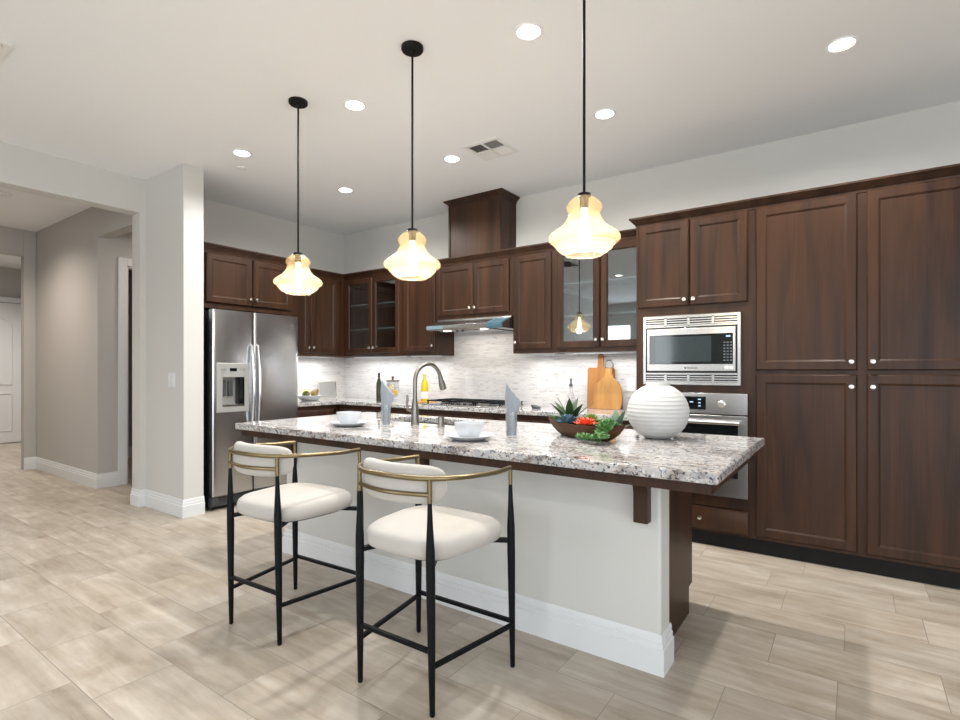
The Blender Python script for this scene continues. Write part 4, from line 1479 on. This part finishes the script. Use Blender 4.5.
def pad():
    """a curved cushion that follows the rail on its inner side"""
    m = MB()
    NU, NV = 34, 12
    vs_out, vs_in = [], []
    rows = []
    for i in range(NU + 1):
        s = i / NU * 2 - 1
        ang = s * 1.02 - 0.03
        bx_, by_ = 0.268 * math.sin(ang), 0.165 - 0.205 * math.cos(ang)
        nrm = Vector((math.sin(ang), -math.cos(ang), 0))
        e_ = max(0.0, 1 - abs(s) ** 5.0) ** 0.5
        h = 0.074 * (0.35 + 0.65 * e_) if abs(s) < 1 else 0.074 * 0.35
        th = 0.030 * max(0.10, (1 - abs(s) ** 6) ** 0.5)
        ring = []
        for k in range(20):
            t = 2 * PI * k / 20
            ct_, st_ = math.cos(t), math.sin(t)
            a = math.copysign(abs(ct_) ** 0.75, ct_) * th
            b_ = math.copysign(abs(st_) ** 0.55, st_) * h
            q = Vector((bx_, by_, 0.842)) + nrm * (a - 0.022) + Vector((0, 0, b_))
            ring.append(q)
        rows.append(ring)
    m.rings(rows)
    return m


pad().build('backrest', 'boucle', st, smooth=80)
# seat cushion: rounded trapezoid with a crowned top
rows = []


def seat_ring(scale, z):
    ring = []
    for k in range(48):
        t = 2 * PI * k / 48
        ct_, st_ = math.cos(t), math.sin(t)
        u = math.copysign(abs(ct_) ** 0.55, ct_)
        v = math.copysign(abs(st_) ** 0.55, st_)
        y = 0.225 + v * 0.228
        hwid = 0.210 + 0.048 * (v + 1) / 2
        ring.append(Vector((u * hwid * scale, 0.225 + (y - 0.225) * scale, z)))
    return ring


for sc_, z in ((0.95, 0.553), (1.02, 0.563), (1.05, 0.582), (1.045, 0.602), (1.015, 0.620), (0.95, 0.632), (0.80, 0.640), (0.5, 0.645), (0.2, 0.646)):
    rows.append(seat_ring(sc_, z))
MB().rings(rows).build('seat', 'boucle', st, smooth=80)
fr2 = [seat_ring(0.78, 0.538), seat_ring(0.86, 0.543), seat_ring(0.86, 0.553), seat_ring(0.80, 0.553)]
MB().rings(fr2).build('seat_frame', 'black_metal', st)
for (s, f) in LEGS:
    a = leg_pt(s, f, 0.550)
    inn = Vector((s * (0.13 if f == 0 else 0.17), 0.10 if f == 0 else 0.36, 0.547))
    dv = (inn - a); sd = Vector((-dv.y, dv.x, 0)).normalized()
    MB().prism([a + sd * 0.011 + Vector((0, 0, -0.016)), a - sd * 0.011 + Vector((0, 0, -0.016)), inn - sd * 0.008 + Vector((0, 0, -0.006)), inn + sd * 0.008 + Vector((0, 0, -0.006))], (0, 0, 0.018)).build('seat_bracket', 'black_metal', st)
for (s0_, f0), (s1_, f1), z in (((-1, 0), (1, 0), 0.236), ((-1, 1), (1, 1), 0.196), ((-1, 0), (-1, 1), 0.180), ((1, 0), (1, 1), 0.180)):
    a, b = leg_pt(s0_, f0, z), leg_pt(s1_, f1, z)
    dv = (b - a).normalized(); sd = Vector((-dv.y, dv.x, 0))
    q = [a + sd * 0.009 - Vector((0, 0, 0.008)), a - sd * 0.009 - Vector((0, 0, 0.008)), a - sd * 0.009 + Vector((0, 0, 0.008)), a + sd * 0.009 + Vector((0, 0, 0.008))]
    MB().prism(q, b - a).build('stretcher', 'black_metal', st, bevel=0.002)
st.location = (-2.354, 1.452, 0)
st.rotation_euler = (0, 0, math.radians(2.6))
dup(st, (-1.450, 1.480, 0), math.radians(0.7), 'cream boucle counter stool with brass rail, standing nearer the island corner with the vase')

# ------------------------------------------------------------------ pendants
pd = thing('pendant_light', (0, 0, 0), 'amber glass pendant on a dark rod, nearest the refrigerator', 'pendant light', 'pendants over the island')
MB().lathe([(0.0605, H - 0.0005), (0.0605, H - 0.018), (0.056, H - 0.024), (0.018, H - 0.026), (0.012, H - 0.045)], (0, 0, 0), 32).build('canopy', 'bronze_metal', pd)
MB().tube([(0, 0, H - 0.03), (0, 0, 2.035)], 0.0062, 12).build('rod', 'bronze_metal', pd)
MB().lathe([(0.008, 2.048), (0.029, 2.044), (0.031, 2.034), (0.020, 2.026), (0.019, 1.985), (0.015, 1.980)], (0, 0, 0), 24).build('socket_cap', 'bronze_metal', pd)
GP = [(0.024, 2.031), (0.045, 2.026), (0.064, 2.010), (0.076, 1.993), (0.0785, 1.982), (0.074, 1.971), (0.067, 1.963), (0.068, 1.950), (0.080, 1.925), (0.098, 1.901), (0.122, 1.884), (0.141, 1.872), (0.152, 1.860), (0.1555, 1.846), (0.151, 1.836), (0.143, 1.830), (0.133, 1.826), (0.128, 1.816), (0.117, 1.802), (0.102, 1.789), (0.089, 1.782), (0.081, 1.780), (0.079, 1.774)]
fine = []
for i in range(len(GP) - 1):
    (r0, z0), (r1, z1) = GP[i], GP[i + 1]
    for k in range(4):
        t = k / 4
        z = z0 + (z1 - z0) * t
        fine.append((r0 + (r1 - r0) * t + 0.0020 * math.sin(2 * PI * z / 0.0125), z))
fine.append(GP[-1])
shade = MB().lathe(fine, (0, 0, 0), 48, cap0=False, cap1=False).build('glass_shade', 'amber_glass', pd, smooth=60)
MB().lathe([(0.013, 1.981), (0.015, 1.94), (0.024, 1.90), (0.029, 1.865), (0.026, 1.840), (0.014, 1.826), (0.004, 1.823)], (0, 0, 0), 20).build('bulb', 'lamp_bulb', pd)
pd.location = (-3.0, 2.163, 0)
dup(pd, (-1.983, 2.163, 0), 0.7, 'amber glass pendant on a dark rod, middle one over the island')
dup(pd, (-0.966, 2.163, 0), 1.9, 'amber glass pendant on a dark rod, nearest the vase')
for x in (-3.0, -1.983, -0.966):
    point_light('pendant_bulb_light', (x, 2.163, 1.795), P_PEND, WARM, 0.03)

# ------------------------------------------------------------------ ceiling fittings
dl = thing('downlight', (0, 0, H), 'round recessed ceiling light above the pantry doors', 'downlight', 'recessed downlights')
MB().lathe([(0.078, -0.0005), (0.078, -0.004), (0.074, -0.007), (0.060, -0.004), (0.058, -0.0005)], (0, 0, H), 40).build('trim_ring', 'lens_trim', dl)
MB().lathe([(0.0605, -0.003), (0.055, -0.006), (0.02, -0.008)], (0, 0, H), 32).build('lens', 'lamp_lens', dl)
spots = [(-0.05, 3.50, 'round recessed ceiling light above the pantry doors'), (-1.41, 3.50, 'round recessed ceiling light above the oven cabinet'),
         (-2.76, 3.50, 'round recessed ceiling light beside the square air vent'), (-4.10, 3.50, 'round recessed ceiling light close to the kitchen corner'),
         (-1.394, 2.418, 'round recessed ceiling light between the vase pendant and the middle pendant'), (-2.735, 2.415, 'round recessed ceiling light between the refrigerator pendant and the middle pendant'),
         (-4.095, 2.415, 'round recessed ceiling light next to the small sprinkler cover')]
for i, (x, y, lab) in enumerate(spots):
    if i == 0:
        dl.location = (x, y, H)
    else:
        dup(dl, (x, y, H), 0, lab)
    spot_light('downlight_or_fill_spot', (x, y, H - 0.02), P_DOWN * (0.6 if i == 6 else 1.0), SOFT if y < 3 else GOLD, 0.05, 150 if y < 3 else 165, 0.8 if y < 3 else 0.55)
for i, (x, y) in enumerate(((-3.6, -0.9), (-1.2, -0.9), (1.4, -0.9), (2.6, 1.6), (-3.6, -3.2), (-0.6, -3.2), (2.4, -3.2))):  # unseen lights added behind the camera to raise the ambient level
    dup(dl, (x, y, H), 0, 'added unseen ceiling light that brightens the room from the living end')['group'] = 'added living end fill lights'
    spot_light('downlight_or_fill_spot', (x, y, H - 0.02), P_DOWN * 0.4, SOFT, 0.05, 160, 0.6)  # fill spot of each added living end light
hl = dup(dl, (-7.5, 0.95, H), 0, 'round recessed ceiling light in the hall')
tag(MB().lathe([(0.062, -0.0005), (0.064, -0.014), (0.058, -0.026), (0.030, -0.032), (0.010, -0.033)], (-6.98, 1.575, H), 32).build('hall_ceiling_ring', 'lens_trim', loc=(-6.98, 1.575, H)), 'round unlit fitting on the hall ceiling', 'ceiling fitting')  # plain unlit ring standing in for a recessed light trim
spot_light('hall_lamp', (-7.5, 1.25, H - 0.02), P_HALL, (1.0, 0.88, 0.77), 0.05, 150, 0.8)
spot_light('passage_lamp', (-6.1, 3.2, H - 0.02), P_HALL * 0.35, (1.0, 0.86, 0.74), 0.05, 150, 0.8)
spot_light('entry_fill_spot', (-10.4, 2.0, H - 0.02), P_HALL * 1.6, (1.0, 0.96, 0.92), 0.05, 150, 0.8)  # unseen spot without a fitting, brightens the white entry door
tag(MB().lathe([(0.042, -0.0005), (0.042, -0.006), (0.036, -0.010), (0.030, -0.008), (0.012, -0.014)], (-4.40, 2.594, H), 28).build('sprinkler_cover', 'lens_trim', loc=(-4.40, 2.594, H)),
    'small round sprinkler cover on the ceiling', 'sprinkler')


def vent(cx, cy, half, label, quads):
    t = thing('ceiling_vent', (cx, cy, H), label, 'vent')
    f = MB()
    f.rings([rr(cx - half, cx + half, cy - half, cy + half, H - 0.0005), rr(cx - half, cx + half, cy - half, cy + half, H - 0.006), rr(cx - half + 0.02, cx + half - 0.02, cy - half + 0.02, cy + half - 0.02, H - 0.010), rr(cx - half + 0.035, cx + half - 0.035, cy - half + 0.035, cy + half - 0.035, H - 0.006), rr(cx - half + 0.035, cx + half - 0.035, cy - half + 0.035, cy + half - 0.035, H - 0.0005)], closed=True)
    if quads:
        f.box(cx - 0.008, cx + 0.008, cy - half + 0.03, cy + half - 0.03, H - 0.010, H - 0.0005)
        f.box(cx - half + 0.03, cx + half - 0.03, cy - 0.008, cy + 0.008, H - 0.010, H - 0.0005)
    f.build('frame', 'lens_trim', t)
    box(cx - half + 0.034, cx + half - 0.034, cy - half + 0.034, cy + half - 0.034, H - 0.0025, H - 0.0005).build('duct', 'vent_dark', t)
    s = MB()
    a = half - 0.036
    if quads:
        for qx, qy, along in ((-1, -1, 'x'), (1, -1, 'y'), (-1, 1, 'y'), (1, 1, 'x')):
            n = 7
            for k in range(n):
                c = 0.012 + (a - 0.016) * (k + 0.5) / n
                if along == 'x':
                    y = cy + qy * c
                    s.prism([(cx + qx * 0.009, y - 0.007 * qy, H - 0.002), (cx + qx * 0.009, y - 0.0055 * qy, H - 0.002), (cx + qx * 0.009, y + 0.008 * qy, H - 0.0095), (cx + qx * 0.009, y + 0.0065 * qy, H - 0.0095)], (qx * (a - 0.009), 0, 0))
                else:
                    x = cx + qx * c
                    s.prism([(x - 0.007 * qx, cy + qy * 0.009, H - 0.002), (x - 0.0055 * qx, cy + qy * 0.009, H - 0.002), (x + 0.008 * qx, cy + qy * 0.009, H - 0.0095), (x + 0.0065 * qx, cy + qy * 0.009, H - 0.0095)], (0, qy * (a - 0.009), 0))
    else:
        n = 20
        for k in range(n):
            y = cy - a + 2 * a * (k + 0.5) / n
            s.prism([(cx - a, y - 0.008, H - 0.002), (cx - a, y - 0.006, H - 0.002), (cx - a, y + 0.010, H - 0.0095), (cx - a, y + 0.008, H - 0.0095)], (2 * a, 0, 0))
    s.build('louvers', 'lens_trim', t)


vent(-2.381, 3.53, 0.165, 'square white air vent with four louver fields on the ceiling', True)
vent(-4.02, 0.63, 0.26, 'white return air grille on the ceiling near the hall opening', False)
